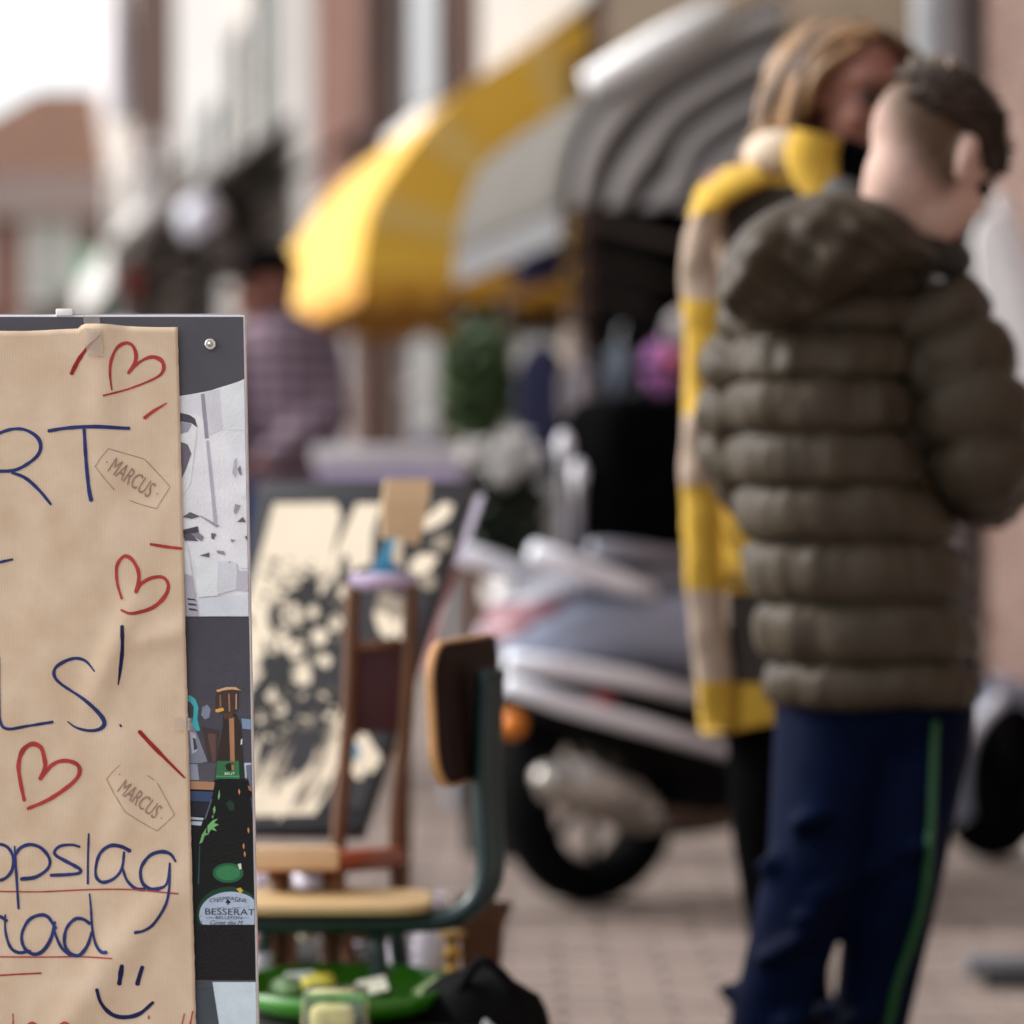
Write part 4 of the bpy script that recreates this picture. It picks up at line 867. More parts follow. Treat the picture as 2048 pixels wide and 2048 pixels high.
t = thing('flower_plant', 'potted plant with round white flower heads right of the pale counter', 'plant', Vector((P(1005,0,9.6).x, 9.6, 0)))
leaves('foliage', P(1010,1030,9.6), (.10,.1,.15), 1300, .05, m_leafd, t, 5)
leaves('foliage', P(1000,950,9.6), (.05,.06,.06), 300, .04, m_leafd, t, 6)
random.seed(9); m_fl = mat('white_petal', '#dcdad8', .6, var=.1, scale=30)
for k, (x, y, r_) in enumerate(((1000,925,.05),(1005,945,.04),(948,905,.03),(1062,915,.026),(1030,880,.022))):
    o = leaves('flower_head', P(x,y,9.5), (r_,r_,r_), 260, .022, m_fl, t, 20+k)
b_ = P(1005,HOR,9.6); g = G(); g.lathe(Vector((b_.x,9.6,0)), [(.10,0),(.14,.42),(.15,.45),(.12,.45),(.11,.4),(.001,.4)], 20); g.put('pot', mat('pot_dark', '#1b1916', .7), t, smooth=True)
D = 11.2
t = thing('clothes_rack', 'dark clothes rack with a wooden post in front of the open shop', 'clothes rack', Vector((P(1200,0,D).x, D, 0)))
z = P(0,655,D).z; xa, xb = P(1030,0,D).x, P(1420,0,D).x
g = G(); g.tube([(xa,D,z),(xb,D,z)], .015, 8); g.put('rail', m_black, t)
for x in (xb,): g = G(); g.tube([(x,D,z),(x,D,0)], .015, 8); g.put('post', m_black, t)
px_ = P(1145,0,D).x; g = G(); g.tube([(px_,D-.1,z),(px_,D-.1,0)], .026, 8); g.put('post', mat('post_tan', '#8d7a6d', .7), t)
g = G(); g.tube([(xa,D-.2,.03),(xb,D-.2,.03)], .02, 8); g.put('foot_bar', m_black, t)
def garment(label, px0, px1, y0, y1, m, d, seed):
    random.seed(seed); c = P((px0+px1)/2, y0, d); w_ = (px1-px0)/FPX*d; h_ = (y1-y0)/FPX*d
    t = thing('garment', label, 'garment', c + Vector((0,0,-h_)), 'clothes hanging on the rack')
    rings = []
    for i in range(9):
        u = i/8; ww = w_*(.35 + .65*smooth(0,.18,u)); rings.append([c + Vector((math.cos(a)*ww/2*(1+.15*math.sin(5*a+seed)), math.sin(a)*.07*(1+.3*math.sin(4*a)), -h_*u)) for a in [2*math.pi*j/20 for j in range(20)]])
    g = G(); g.loft(rings); g.put('cloth', m, t, smooth=True)
    g = G(); g.tube([c + Vector((0,0,-.01)), c + Vector((0,0,.04)), c + Vector((.015,0,.06))], .004, 6); g.put('hook', m_pipe, t)
m_navy = mat('navy_cloth', '#0a0c30', .95, var=.25); m_gcl = mat('grey_cloth', '#6e676c', .85, var=.2); m_sla = mat('slate_cloth', '#515964', .85, var=.2); m_blk = mat('black_cloth', '#060607', 1, var=.3, spec=.02)
garment('dark navy dress at the left end of the clothes rack', 1035, 1130, 690, 960, m_navy, 11.25, 1)
garment('grey jumper hanging next to the navy dress', 1120, 1195, 735, 830, m_gcl, 11.05, 2)
garment('slate blue cardigan in the middle of the clothes rack', 1205, 1270, 690, 860, m_sla, 11.1, 3)
garment('long black coat on the clothes rack behind the scooter box', 1185, 1330, 790, 1110, m_blk, 11.35, 4)
garment('black dress on the clothes rack next to the wooden post', 1120, 1210, 830, 1080, m_blk, 11.45, 5)
garment('black coat at the right end of the rack behind the woman', 1310, 1420, 700, 1110, m_blk, 11.35, 6)
t = thing('shoulder_bag', 'round pink and purple bag hanging right on the clothes rack', 'bag', P(1325,800,10.95))
bc = P(1325,735,10.95)
g = G(); g.ell(bc, (.062,.04,.085)); g.put('pouch', mat('bag_purple', '#7d4a80', .8, var=.25, scale=18), t, smooth=True)
g = G(); g.ell(bc + Vector((.022,-.02,.01)), (.034,.03,.05)); g.put('pink_flap', mat('bag_pink', '#b0506e', .7, var=.15), t, smooth=True)
g = G(); g.tube(cr([bc + Vector((-.04,0,.05)), bc + Vector((0,0,.14)), bc + Vector((.04,0,.05))], 6), .006, 6); g.put('strap', m_blk, t)
g = G(); g.ell(P(1375,665,11.0), (.075,.05,.075)); o = g.put('hat', mat('hat_grey', '#8f8888', .85), origin=P(1375,700,11.0), smooth=True); tag(o, 'pale grey felt hat on the rack above the pink bag', 'hat')
# white boards leaning at the wall on the right
m_wb = mat('white_board', '#cfcccc', .5, var=.05)
t = thing('leaning_board', 'white rounded board leaning against the brick wall right of the boy', 'board', Vector((P(2100,0,9).x, 9, 0)))
q = [(1948,480),(1962,440),(1990,420),(2020,450),(2060,560),(2140,800),(2260,1100),(2430,1700),(2250,1700),(2120,1100),(1990,680),(1955,560)]
g = G(); g.prism([P(x,y,8.9) for x, y in q], (0,.04,0)); g.put('board', m_wb, t, bevel=.008)
t = thing('leaning_board', 'narrow white plank leaning behind the rounded white board', 'board', Vector((P(2200,0,9.2).x, 9.2, 0)))
g = G(); g.prism([P(x,y,9.15) for x, y in [(1985,385),(2012,388),(2080,560),(2180,860),(2500,1620),(2420,1650),(2100,870)]], (0,.03,0)); g.put('plank', m_wb, t, bevel=.006)
t = thing('sign_stand', 'dark steel foot of a display stand on the pavement at the right edge', 'stand', Vector((P(2000,0,7.1).x, 7.1, 0)))
c0 = Vector((P(2010,0,7.1).x, 7.1, 0))
g = G(); g.box(c0 + Vector((.05,.06,.02)), (.24,.1,.03)); g.put('base_plate', mat('steel_grey', '#6c6c72', .4, .4), t, bevel=.005)
g = G(); g.box(c0 + Vector((.04,-.12,.018)), (.2,.08,.03)); g.put('base_plate', mat('steel_black', '#121214', .5), t, bevel=.005)
g = G(); g.tube([c0 + Vector((.085,.03,.03)), c0 + Vector((.085,.03,1.1))], .024, 10); g.put('pole', mat('steel_black', '#121214', .5), t)

# ================================================================== MOTOR SCOOTER
RW = P(1180, 1812, 8.4); RW.z = 0; FW_ = P(1990, 0, 9.42); FW_.z = 0
fw = (FW_ - RW).normalized(); rt = Vector((fw.y, -fw.x, 0)); WB = (FW_ - RW).length; UPV = Vector((0,0,1))
def L(a, b_, z): return RW + fw*a + rt*b_ + UPV*z
def LP(px, py, b_):
    """point of the scooter's upright plane b_ metres right of its middle, seen at a photo pixel"""
    r_ = P(px, py, 1) - EYE; k = (RW + rt*b_ - EYE).dot(rt)/r_.dot(rt); return EYE + r_*k
m_silver = mat('silver_paint', '#8d95a9', .35, .1, var=.05, scale=4, coat=.25)
m_skychrome = mat('chrome_sky_white', '#f0f1fa', .3, .1, var=.03)  # near-white paint puts reflected sky and highlight streaks into the colour
m_blkp = mat('black_plastic', '#060607', .6, var=.15, spec=.12)
m_tyre = mat('tyre_rubber', '#070707', .95, var=.2, spec=.05)
m_lamp_r = mat('red_lens', '#7a4a54', .5, var=.1); m_lamp_o = mat('amber_lens', '#d9790c', .3, var=.1)
sct = thing('motor_scooter', 'silver and black motor scooter parked behind the woman and the boy', 'scooter', RW)
def wheel(a, r, w_, nspoke=7):
    c = L(a, 0, r); ax = (fw, UPV, rt)
    g = G(); prof = []
    for i in range(14):
        th = 2*math.pi*i/14; prof.append((r - .052 + .052*math.cos(th), w_/2*math.sin(th)))
    n_ = 40; rings = [[c + fw*((rr)*math.cos(2*math.pi*j/n_)) + UPV*(rr*math.sin(2*math.pi*j/n_)) + rt*zz for rr, zz in prof] for j in range(n_)]
    rings.append(rings[0]); g.loft(rings, caps=False); wh = g.put('wheel', m_tyre, sct, smooth=True)
    wh.name = 'wheel'
    g = G(); rings = [[c + fw*(rr*math.cos(2*math.pi*j/n_)) + UPV*(rr*math.sin(2*math.pi*j/n_)) + rt*zz for rr, zz in ((r-.098,-.035),(r-.085,-.035),(r-.085,.035),(r-.098,.035))] for j in range(n_)]
    rings.append(rings[0]); g.loft(rings, caps=False)
    for k in range(nspoke):
        th = 2*math.pi*k/nspoke + .3; dv = fw*math.cos(th) + UPV*math.sin(th); g.tube([c + dv*.02, c + dv*(r-.09)], [.014,.010], 8)
    g.tube([c - rt*.05, c + rt*.05], .028, 14); g.put('rim', m_blkp, wh, smooth=True)
    if a > .5: g = G(); g.tube([c - rt*.012, c + rt*.012], .135, 28); g.put('brake_disc', m_blkp, wh)
    return c
wheel(0, .262, .15); wheel(WB, .215, .10)
def side_loft(name, m, secs, parent=sct, n=18, smooth_=True, pw=2.6):
    """secs: (a, z_low, z_high, half_width)"""
    rings = []
    for a, z0, z1, hw in secs:
        r_ = []
        for j in range(n):
            th = 2*math.pi*j/n; c_, s_ = math.cos(th), math.sin(th)
            r_.append(L(a, hw*math.copysign(abs(c_)**(2/pw), c_), (z0+z1)/2 + (z1-z0)/2*math.copysign(abs(s_)**(2/pw), s_)))
        rings.append(r_)
    g = G(); g.loft(rings); return g.put(name, m, parent, smooth=smooth_)
side_loft('body_cowl', m_silver, [(-.30,.575,.62,.05),(-.26,.565,.67,.11),(-.17,.555,.715,.16),(-.05,.545,.735,.185),(.1,.53,.742,.195),(.3,.50,.74,.19),(.42,.47,.72,.17),(.5,.45,.66,.12)])
side_loft('under_cowl', m_blkp, [(-.28,.50,.57,.06),(-.2,.40,.565,.13),(0,.36,.54,.17),(.25,.24,.5,.18),(.45,.17,.46,.18),(.6,.16,.36,.16)])
side_loft('engine', m_blkp, [(.20,.18,.36,.05),(.26,.14,.42,.12),(.36,.14,.40,.14),(.46,.16,.38,.1)])
side_loft('floorboard', m_blkp, [(.40,.19,.33,.17),(.6,.18,.30,.2),(.85,.19,.31,.2),(.95,.22,.45,.17)])
side_loft('seat', mat('seat_grey', '#7b7a83', .45, var=.08), [(-.24,.69,.715,.06),(-.17,.70,.75,.115),(-.05,.715,.775,.14),(.12,.72,.785,.15),(.32,.725,.785,.14),(.45,.71,.75,.09)])
side_loft('leg_shield', m_blkp, [(.93,.22,.60,.17),(.99,.30,.92,.2),(1.03,.36,.99,.2),(1.08,.46,1.0,.17),(1.12,.55,.98,.1)])
side_loft('front_fork', m_blkp, [(WB-.10,.30,.52,.06),(WB-.02,.2,.40,.08),(WB+.03,.19,.25,.075)])
g = G(); n_ = 14                                                  # silver front mudguard over the wheel
rings = []
for i in range(n_+1):
    th = R(205 - 165*i/n_); rr = .245
    rings.append([L(WB + rr*math.cos(th)*1.0 + q0*math.cos(th), qb, .215 + (rr+q0)*math.sin(th)) for qb, q0 in ((-.075,-.05),(-.07,.0),(-.03,.018),(.03,.018),(.07,.0),(.075,-.05))])
g.loft(rings, caps=False, closed=False); o = g.put('front_mudguard', m_silver, sct, smooth=True); md = o.modifiers.new('t','SOLIDIFY'); md.thickness = .006
g = G(); g.tube(cr([L(WB-.26,.09,.30), L(WB-.2,.095,.36), L(WB-.1,.095,.43)], 5), .016, 8); g.put('mudguard_trim', m_skychrome, sct, smooth=True)
def ppath(pts, d): return [P(x, y, d) for x, y in pts]
DR = 8.28                                                         # plane of the scooter's near flank at its tail
g = G(); g.tube([LP(1016,1322,.17), LP(1120,1335,.205), LP(1260,1358,.215), LP(1388,1390,.21)], [.02,.023,.023,.02], 10); g.put('highlight_bar', m_skychrome, sct, smooth=True)  # pale solid bars stand for highlight streaks on the black fairing
g = G(); g.tube([LP(1010,1366,.15), LP(1120,1405,.2), LP(1280,1450,.215), LP(1455,1502,.2)], [.019,.022,.022,.019], 10); g.put('highlight_bar', m_skychrome, sct, smooth=True)
for q in (.12, -.14):
    g = G(); d_ = rt*(q-.12); g.tube([LP(1064,1102,.12)+d_, LP(1140,1128,.15)+d_, LP(1240,1165,.165)+d_, LP(1300,1183,.165)+d_], [.022,.026,.026,.02], 10); g.put('grab_rail', m_skychrome, sct, smooth=True)
for k, (x_, yt) in enumerate(((1128, 872), (1157, 930))):
    g = G(); a_, b2_ = LP(x_, yt + 60, .06 - .05*k), LP(x_ - 4, 1100, .06 - .05*k); g.tube([b2_, a_, LP(x_, yt, .06 - .05*k)], [.013,.013,.016], 8); up_ = g.put('rack_upright', mat('dull_chrome', '#8f8d92', .35, .6), sct, smooth=True)
    g = G(); g.ell(LP(x_, yt + 18, .06 - .05*k), (.018,.018,.032)); g.put('knob', m_skychrome, up_, smooth=True)
g = G(); g.tube([LP(1120,1105,.06), LP(1170,1120,.06), LP(1240,1160,.06)], .012, 8); g.put('rack_base', mat('dull_chrome', '#8f8d92', .35, .6), sct, smooth=True)
g = G(); g.tube([LP(1185,1098,.10), LP(1280,1105,.10), LP(1420,1112,.10)], [.02,.026,.026], 10); g.put('seat_rail', mat('rack_grey', '#8b8a94', .35, .3), sct, smooth=True)
bgt = thing('bag', 'large black bag standing on the scooter seat behind the woman', 'bag', L(.2, 0, .83))
old = sct; rb = []
for z_, ww in ((.79,.8),(.80,1),(1.0,1.04),(1.12,1.0),(1.165,.85),(1.175,.6)):
    rb.append([L(.22 + .24*ww*math.copysign(abs(math.cos(t_))**.5, math.cos(t_)), .12*ww*math.copysign(abs(math.sin(t_))**.5, math.sin(t_)), z_ + .012*noise.noise((t_, z_*5, 0))) for t_ in [2*math.pi*j/32 for j in range(32)]])
g = G(); g.loft(rb); g.put('pouch', m_blk, bgt, smooth=True)
g = G(); g.tube(cr([L(.1,0,1.16), L(.14,0,1.24), L(.30,0,1.24), L(.34,0,1.16)], 6), .008, 8); g.put('handle', m_blk, bgt, smooth=True)
side_loft('tail_light', m_lamp_r, [(-.30,.60,.64,.03),(-.28,.605,.675,.07),(-.22,.65,.715,.105),(-.13,.70,.74,.10)])
for q in (.14, -.14):
    sh_ = Vector((0,0,0)) if q > 0 else fw*.22 + UPV*.05
    g = G(); g.ell(LP(1022,1448,.14) + rt*(q-.14) + sh_, (.032,.028,.03)); g.put('indicator', m_lamp_o, sct, smooth=True)
    g = G(); g.tube([LP(1030,1440,.14) + rt*(q-.14) + sh_, L(-.1, q*.6, .48)], .012, 8); g.put('indicator_stalk', m_blkp, sct)
g = G(); g.ell(LP(1205,1405,.2), (.028,.02,.02)); g.put('side_reflector', mat('red_reflector', '#8d0a12', .3), sct, smooth=True)
e0, e1 = LP(1095,1558,.22), LP(1292,1628,.23)
g = G(); g.tube([e0 + (e0-e1).normalized()*.03, e0, e0.lerp(e1,.04), e0.lerp(e1,.5), e0.lerp(e1,.93), e1, e1 + (e1-e0).normalized()*.06], [.02,.040,.050,.053,.053,.044,.02], 18); ex = g.put('exhaust', mat('exhaust_steel', '#9b968f', .25, .75, var=.12, scale=12), sct, smooth=True)
g = G(); a_ = e0.lerp(e1,.12); b2_ = e0.lerp(e1,.82); off = rt*.006 + UPV*.012
g.tube([a_ + off, b2_ + off], [.050,.052], 14); g.put('heat_shield', mat('shield_steel', '#aaa6a1', .3, .6, var=.1, scale=20), ex, smooth=True)
g = G(); g.tube(cr([e1, L(.22,.2,.19), L(.34,.12,.2)], 5), .022, 8); g.put('pipe', mat('exhaust_brown', '#4a3426', .5, .5), ex, smooth=True)
g = G(); g.tube(cr([L(.45,.1,.2), L(.42,.2,.08), L(.47,.24,.008)], 5), .014, 8); g.tube([L(.47,.24,.012), L(.38,.25,.01)], .012, 8); g.put('kickstand', m_blkp, sct)
side_loft('headset', m_blkp, [(.93,.98,1.06,.09),(1.0,.97,1.09,.13),(1.08,.98,1.07,.1)])
for s_ in (1, -1):
    g = G(); g.tube([L(.97,.1*s_,1.03), L(.92,.22*s_,1.04), L(.88,.34*s_,1.03)], [.016,.016,.019], 8); g.put('handlebar', m_blkp, sct, smooth=True)
g = G(); g.ell(L(1.09,0,.98), (.07,.07,.075)); g.put('headlight', mat('lens', '#c9ccd2', .1), sct, smooth=True)
side_loft('rear_mudguard', m_blkp, [(-.29,.40,.55,.06),(-.2,.46,.55,.075),(0,.49,.55,.075)])

# ================================================================== PEOPLE
m_skin = mat('skin', '#b98a76', .55, var=.06, scale=30, spec=.35); m_skin2 = mat('skin_tanned', '#7d5144', .55, var=.08, scale=25, spec=.35)
m_eye = mat('eye_dark', '#0d0806', .2); m_lip = mat('lip', '#9c5349', .5)
def head(g, c, f, u, H, n_to=None, neck_r=.052):
    """skull, face, nose, chin, ears and neck; f faces forward, u points to the crown, H = head height"""
    f = f.normalized(); l_ = u.cross(f).normalized(); u = f.cross(l_).normalized(); k = H/.23; ax = (f, l_, u)
    at = lambda a, b_, e: c + (f*a + l_*b_ + u*e)*k
    g.ell(at(-.012,0,.03), (.096*k,.076*k,.088*k), ax, 28, 18); g.ell(at(.03,0,-.04), (.062*k,.06*k,.078*k), ax, 24, 16)
    g.ell(at(.062,0,-.098), (.024*k,.026*k,.02*k), ax); g.ell(at(.055,0,.035), (.042*k,.062*k,.03*k), ax)
    cap(g, at(.088,0,.012), at(.112,0,-.032), .009*k, .014*k, 10); g.ell(at(.098,.013,-.036), (.010*k,.009*k,.008*k), ax); g.ell(at(.098,-.013,-.036), (.010*k,.009*k,.008*k), ax)
    for s_ in (1,-1):
        g.ell(at(.062,.038*s_,-.03), (.026*k,.024*k,.026*k), ax)
        g.ell(at(-.012,.078*s_,-.012), (.017*k,.009*k,.032*k), ax); g.ell(at(-.006,.080*s_,-.03), (.010*k,.008*k,.013*k), ax)
    g.ell(at(.086,0,-.066), (.012*k,.024*k,.010*k), ax)
    if n_to is not None: cap(g, at(-.03,0,-.04), n_to, neck_r, neck_r*1.1)
    return at, ax, k
def hand(g, w_, d, palm_n, s=1.0, curl=.5):
    """palm, four unequal curled fingers and a thumb leaving the side of the palm"""
    d = d.normalized(); sd = d.cross(palm_n).normalized(); pn = sd.cross(d).normalized()
    g.ell(w_ + d*.045*s, (.048*s,.040*s,.016*s), (d, sd, pn))
    for i, (o_, ln) in enumerate(((-.03,.070),(-.010,.080),(.010,.075),(.029,.058))):
        p0 = w_ + d*.082*s + sd*o_*s; d1 = (d + pn*curl*.5).normalized(); p1 = p0 + d1*ln*.45*s; d2 = (d + pn*curl*1.6).normalized(); p2 = p1 + d2*ln*.33*s; d3 = (d*.6 + pn*curl*2.4).normalized(); p3 = p2 + d3*ln*.24*s
        chain(g, [p0,p1,p2,p3], [.0095*s,.009*s,.008*s,.007*s], 8)
    q0 = w_ + d*.02*s - sd*.034*s; q1 = q0 + (d*.6 - sd*.75 + pn*.3).normalized()*.036*s; q2 = q1 + (d - sd*.2 + pn*.4).normalized()*.03*s
    chain(g, [q0,q1,q2], [.013*s,.011*s,.008*s], 8)
def face_parts(at, ax, k, parent, brow):
    for s_ in (1,-1):
        g = G(); g.ell(at(.084,.033*s_,.006), (.012*k,.019*k,.011*k), ax, 14, 10); e_ = g.put('eye', m_eye, parent, smooth=True)
        g = G(); g.tube([at(.098,.014*s_,.027), at(.097,.034*s_,.033), at(.083,.052*s_,.028)], [.003*k,.004*k,.002*k], 6); g.put('eyebrow', brow, parent)
    g = G(); g.ell(at(.097,0,-.062), (.006*k,.021*k,.004*k), ax); g.ell(at(.096,0,-.071), (.006*k,.018*k,.005*k), ax); g.put('lips', m_lip, parent, smooth=True)
def quilt_loft(levels, creases, depth, m, name, parent, n=96, wr=.006, seed=0, dd=0, sub=9):
    """levels: (py, xl, xr, depth_m, half_depth): a padded garment with horizontal quilting"""
    def at(y):
        for i in range(len(levels)-1):
            a, b_ = levels[i], levels[i+1]
            if y <= b_[0] or i == len(levels)-2:
                t_ = smooth(0,1,(y-a[0])/(b_[0]-a[0])) if False else (y-a[0])/(b_[0]-a[0]); return [a[k] + (b_[k]-a[k])*t_ for k in range(5)]
    ys = []
    for i in range(len(creases)-1):
        for j in range(sub): ys.append((creases[i] + (creases[i+1]-creases[i])*j/sub, j/sub, i))
    ys.append((creases[-1], 1.0, len(creases)-2)); rings = []
    for y, u, row in ys:
        _, xl, xr, d, hd = at(y); c = P((xl+xr)/2, y, d); hw = (xr-xl)/2/FPX*d
        puff = max(0, 1-(2*u**.85-1)**2)**.48; r_ = []
        for j in range(n):
            th = 2*math.pi*j/n; c_, s_ = math.cos(th), math.sin(th)
            wv_ = noise.noise((c_*5+seed, s_*5, row*3.1+u*.8)); w2 = noise.noise((c_*20+seed, s_*20, row*2.7+u*1.2))
            k = -depth*(1-puff) + 1.5*wr*wv_*(.5+puff*.5) + wr*2.0*w2*(1.1-puff*.75)
            yy = y + 9*noise.noise((c_*2.3, s_*2.3, row*1.7+seed)) + 15*(4*u*(1-u))**1.2*u**.5
            p = P((xl+xr)/2, yy, d)
            r_.append(Vector((p.x + (hw+k)*math.copysign(abs(c_)**.85, c_), d + (hd+k)*math.copysign(abs(s_)**.85, s_), p.z)))
        rings.append(r_)
    g = G(); g.loft(rings); return g.put(name, m, parent, smooth=True)
def quilt_tube(pts, rr, ncre, depth, m, name, parent, n=40, wr=.005, seed=0, flat=1, k=10):
    c = cr([tuple(p) for p in pts], k); m_ = len(c); rings = []; prev = None; cum = [0]
    for i in range(1, m_): cum.append(cum[-1] + (c[i]-c[i-1]).length)
    # resample densely so the creases read
    tot = cum[-1]; N = ncre*9; dense = []
    for i in range(N+1):
        s_ = tot*i/N; q = max(j for j in range(m_) if cum[j] <= s_+1e-9); q = min(q, m_-2); t_ = (s_-cum[q])/(cum[q+1]-cum[q]); dense.append((c[q].lerp(c[q+1], t_), s_/tot))
    for i, (p, s_) in enumerate(dense):
        t_ = (dense[min(i+1,N)][0]-dense[max(i-1,0)][0]).normalized(); a = prev or (Vector((0,1,0)) if abs(t_.y) < .9 else Vector((1,0,0))); a = (a - t_*a.dot(t_)).normalized(); b_ = t_.cross(a); prev = a
        x = s_*(len(rr)-1); q = min(int(x), len(rr)-2); rad = rr[q] + (rr[q+1]-rr[q])*(x-q); u = (s_*ncre) % 1.0 if i < N else 1.0
        puff = max(0, 1-(2*u-1)**2)**.62; row = int(s_*ncre-1e-6); r_ = []
        for j in range(n):
            th = 2*math.pi*j/n; kk = -depth*(1-puff) + wr*noise.noise((math.cos(th)*3+seed, math.sin(th)*3, row*2.3+u)) + wr*.6*noise.noise((math.cos(th)*9+seed, math.sin(th)*9, row*3+u*2))
            sk = t_*(.012*noise.noise((math.cos(th)*1.6, math.sin(th)*1.6, row*1.9+seed)))
            r_.append(p + sk + a*math.cos(th)*(rad+kk)*flat + b_*math.sin(th)*(rad+kk))
        rings.append(r_)
    g = G(); g.loft(rings); return g.put(name, m, parent, smooth=True)

# ---------------------------------------------------------------- boy in the olive puffer jacket
m_olive = mat('olive_nylon', '#3d352a', .5, var=.16, scale=18, bump=.3, bscale=70, spec=.16)
m_olived = mat('olive_lining', '#16130f', .7, var=.1)
m_track = mat('navy_tracksuit', '#030b22', .7, var=.35, scale=14, bump=.25, bscale=25, spec=.04)
m_stripe = mat('green_piping', '#0c4a1e', .5)
D = 5.12
boy = thing('person', 'boy with short hair in a quilted olive hooded jacket, seen from behind', 'person', Vector((P(1720,0,D).x, D, 0)))
hc = P(1856, 322, 5.08)
f_ = Vector((.62,.60,-.50)); u_ = Vector((.28,.20,.94))
body = G(); neck = P(1795, 498, 5.13)
at_, ax_, k_ = head(body, hc, f_, u_, .232, neck, .058)
body.ell(at_(-.022,-.090,-.004), (.018,.010,.032), ax_); body.ell(at_(-.012,-.086,-.028), (.014,.010,.016), ax_)
sh_l, sh_r = P(1560, 660, 5.16), P(1820, 670, 5.14); pel = P(1750, 1400, 5.14)
chain(body, [neck, P(1700,640,5.14), P(1715,900,5.15), P(1735,1200,5.15), pel], [.06,.07,.07,.08,.08])
cap(body, P(1700,640,5.14), sh_l, .07, .05); cap(body, P(1700,660,5.14), sh_r, .055, .04)
el_r, wr_r = P(1950, 885, 5.08), P(1975, 955, 5.36); el_l, wr_l = P(1490, 880, 5.22), P(1520, 955, 5.42)
chain(body, [sh_r, el_r, wr_r], [.045,.036,.026]); chain(body, [sh_l, el_l, wr_l], [.045,.036,.026])
hand(body, wr_r, Vector((-.3,.9,-.1)), Vector((0,0,-1)), .85); hand(body, wr_l, Vector((.3,.9,-.1)), Vector((0,0,-1)), .85)
legs = {'l': [P(1672,1430,5.13), P(1632,1720,5.06), P(1532,2060,5.14), P(1494,2270,5.2)], 'r': [P(1828,1430,5.15), P(1796,1720,5.10), P(1738,2060,5.18), P(1708,2280,5.22)]}
for s_ in legs.values(): s_[-1].z = .09; chain(body, [pel] + s_, [.08,.07,.05,.04,.034])
for s_ in legs.values(): cap(body, s_[-1] - Vector((0,.02,.04)), s_[-1] + Vector((.06,.13,-.055)), .034, .028)
boy_body = blob('body', body, m_skin, boy, .009, 3)
face_parts(at_, ax_, k_, boy, mat('brow_brown', '#3a2a1c', .8))
tr = G(); pel2 = P(1742, 1400, 5.14)
for s_, rr in (('l', [.098,.088,.076,.066,.056]), ('r', [.098,.088,.078,.068,.058])):
    q = legs[s_]; e_ = q[-1] + Vector((0,0,.03)); chain(tr, [q[0] + Vector((0,0,.10)), q[0], q[0].lerp(q[1],.5), q[1], q[2], e_], [.09,.088,.078,.068,.054,.046], 18); tr.ell(pel2, (.13,.11,.12))
    for kz in range(9):        # cloth folds at knee and ankle
        p = q[1].lerp(q[2], random.uniform(-.25, 1.2)); th = random.uniform(0, 6.28); tr.ell(p + Vector((math.cos(th)*.06, math.sin(th)*.06, 0)), (.035,.03,.014), (Vector((math.cos(th+1.2),math.sin(th+1.2),.4)).normalized(), Vector((-math.sin(th+1.2),math.cos(th+1.2),0)), Vector((-.4*math.cos(th+1.2),-.4*math.sin(th+1.2),1)).normalized()), 12, 8)
trousers = blob('trousers', tr, m_track, boy, .009, 4)
def bvh_of(o):
    v = [p.co + wpos(o) for p in o.data.vertices]; return BVHTree.FromPolygons(v, [tuple(p.vertices) for p in o.data.polygons])
def on_surface(bv, px, py, off=.003):
    d = (P(px, py, 1) - EYE).normalized(); h = bv.ray_cast(EYE, d); return h[0] + h[1]*off if h[0] is not None else None
bv = bvh_of(trousers)
pts = [on_surface(bv, x, y) for x, y in cr([(1866,1440,0),(1862,1560,0),(1856,1680,0),(1842,1790,0),(1818,1880,0),(1790,1960,0),(1760,2060,0)], 6) for x, y in [(x.x, x.y)] ] if False else []
for q in cr([(1868,1440,0),(1864,1560,0),(1858,1680,0),(1846,1790,0),(1822,1880,0),(1795,1960,0),(1772,2060,0)], 6):
    p = on_surface(bv, q.x, q.y)
    if p is not None: pts.append(p)
g = G(); g.tube(pts, .0055, 8); g.put('side_stripe', m_stripe, boy, smooth=True)
for q in legs.values():
    b_ = Vector((q[-1].x, q[-1].y, 0)); g = G(); g.loft([[b_ + Vector((x, y, 0)) for x, y in rrect(.03,.05,.10,.26,.045)], [b_ + Vector((x, y, .03)) for x, y in rrect(.03,.05,.105,.265,.05)], [b_ + Vector((x, y, .07)) for x, y in rrect(.02,.03,.085,.2,.04)], [b_ + Vector((x, y, .11)) for x, y in rrect(.0,-.01,.07,.1,.03)]]); g.put('shoe', mat('shoe_dark', '#1a1a1d', .6), boy, smooth=True)
lv = [(525,1690,1862,5.13,.075),(560,1590,1850,5.14,.09),(600,1500,1850,5.14,.12),(650,1462,1838,5.14,.135),(760,1448,1832,5.13,.15),(864,1452,1840,5.13,.155),(970,1462,1870,5.13,.155),(1083,1480,1925,5.13,.15),(1204,1500,1945,5.13,.15),(1321,1520,1958,5.13,.15),(1412,1540,1955,5.14,.145)]
quilt_loft(lv, [525,590,668,762,866,972,1085,1206,1323,1412], .027, m_olive, 'jacket', boy, seed=1.7)
quilt_tube([P(1842,608,5.12), P(1900,690,5.10), P(1940,800,5.07), P(1962,900,5.08), P(1965,948,5.14), P(1972,965,5.24), P(1980,970,5.32)], [.082,.085,.085,.080,.072,.066,.055], 7, .020, m_olive, 'sleeve', boy, seed=4.2, wr=.009)
quilt_tube([P(1560,620,5.13), P(1515,700,5.17), P(1492,800,5.2), P(1490,900,5.24), P(1505,950,5.3), P(1520,965,5.4)], [.075,.078,.074,.068,.062,.055], 6, .03, m_olive, 'sleeve', boy, seed=8.1)
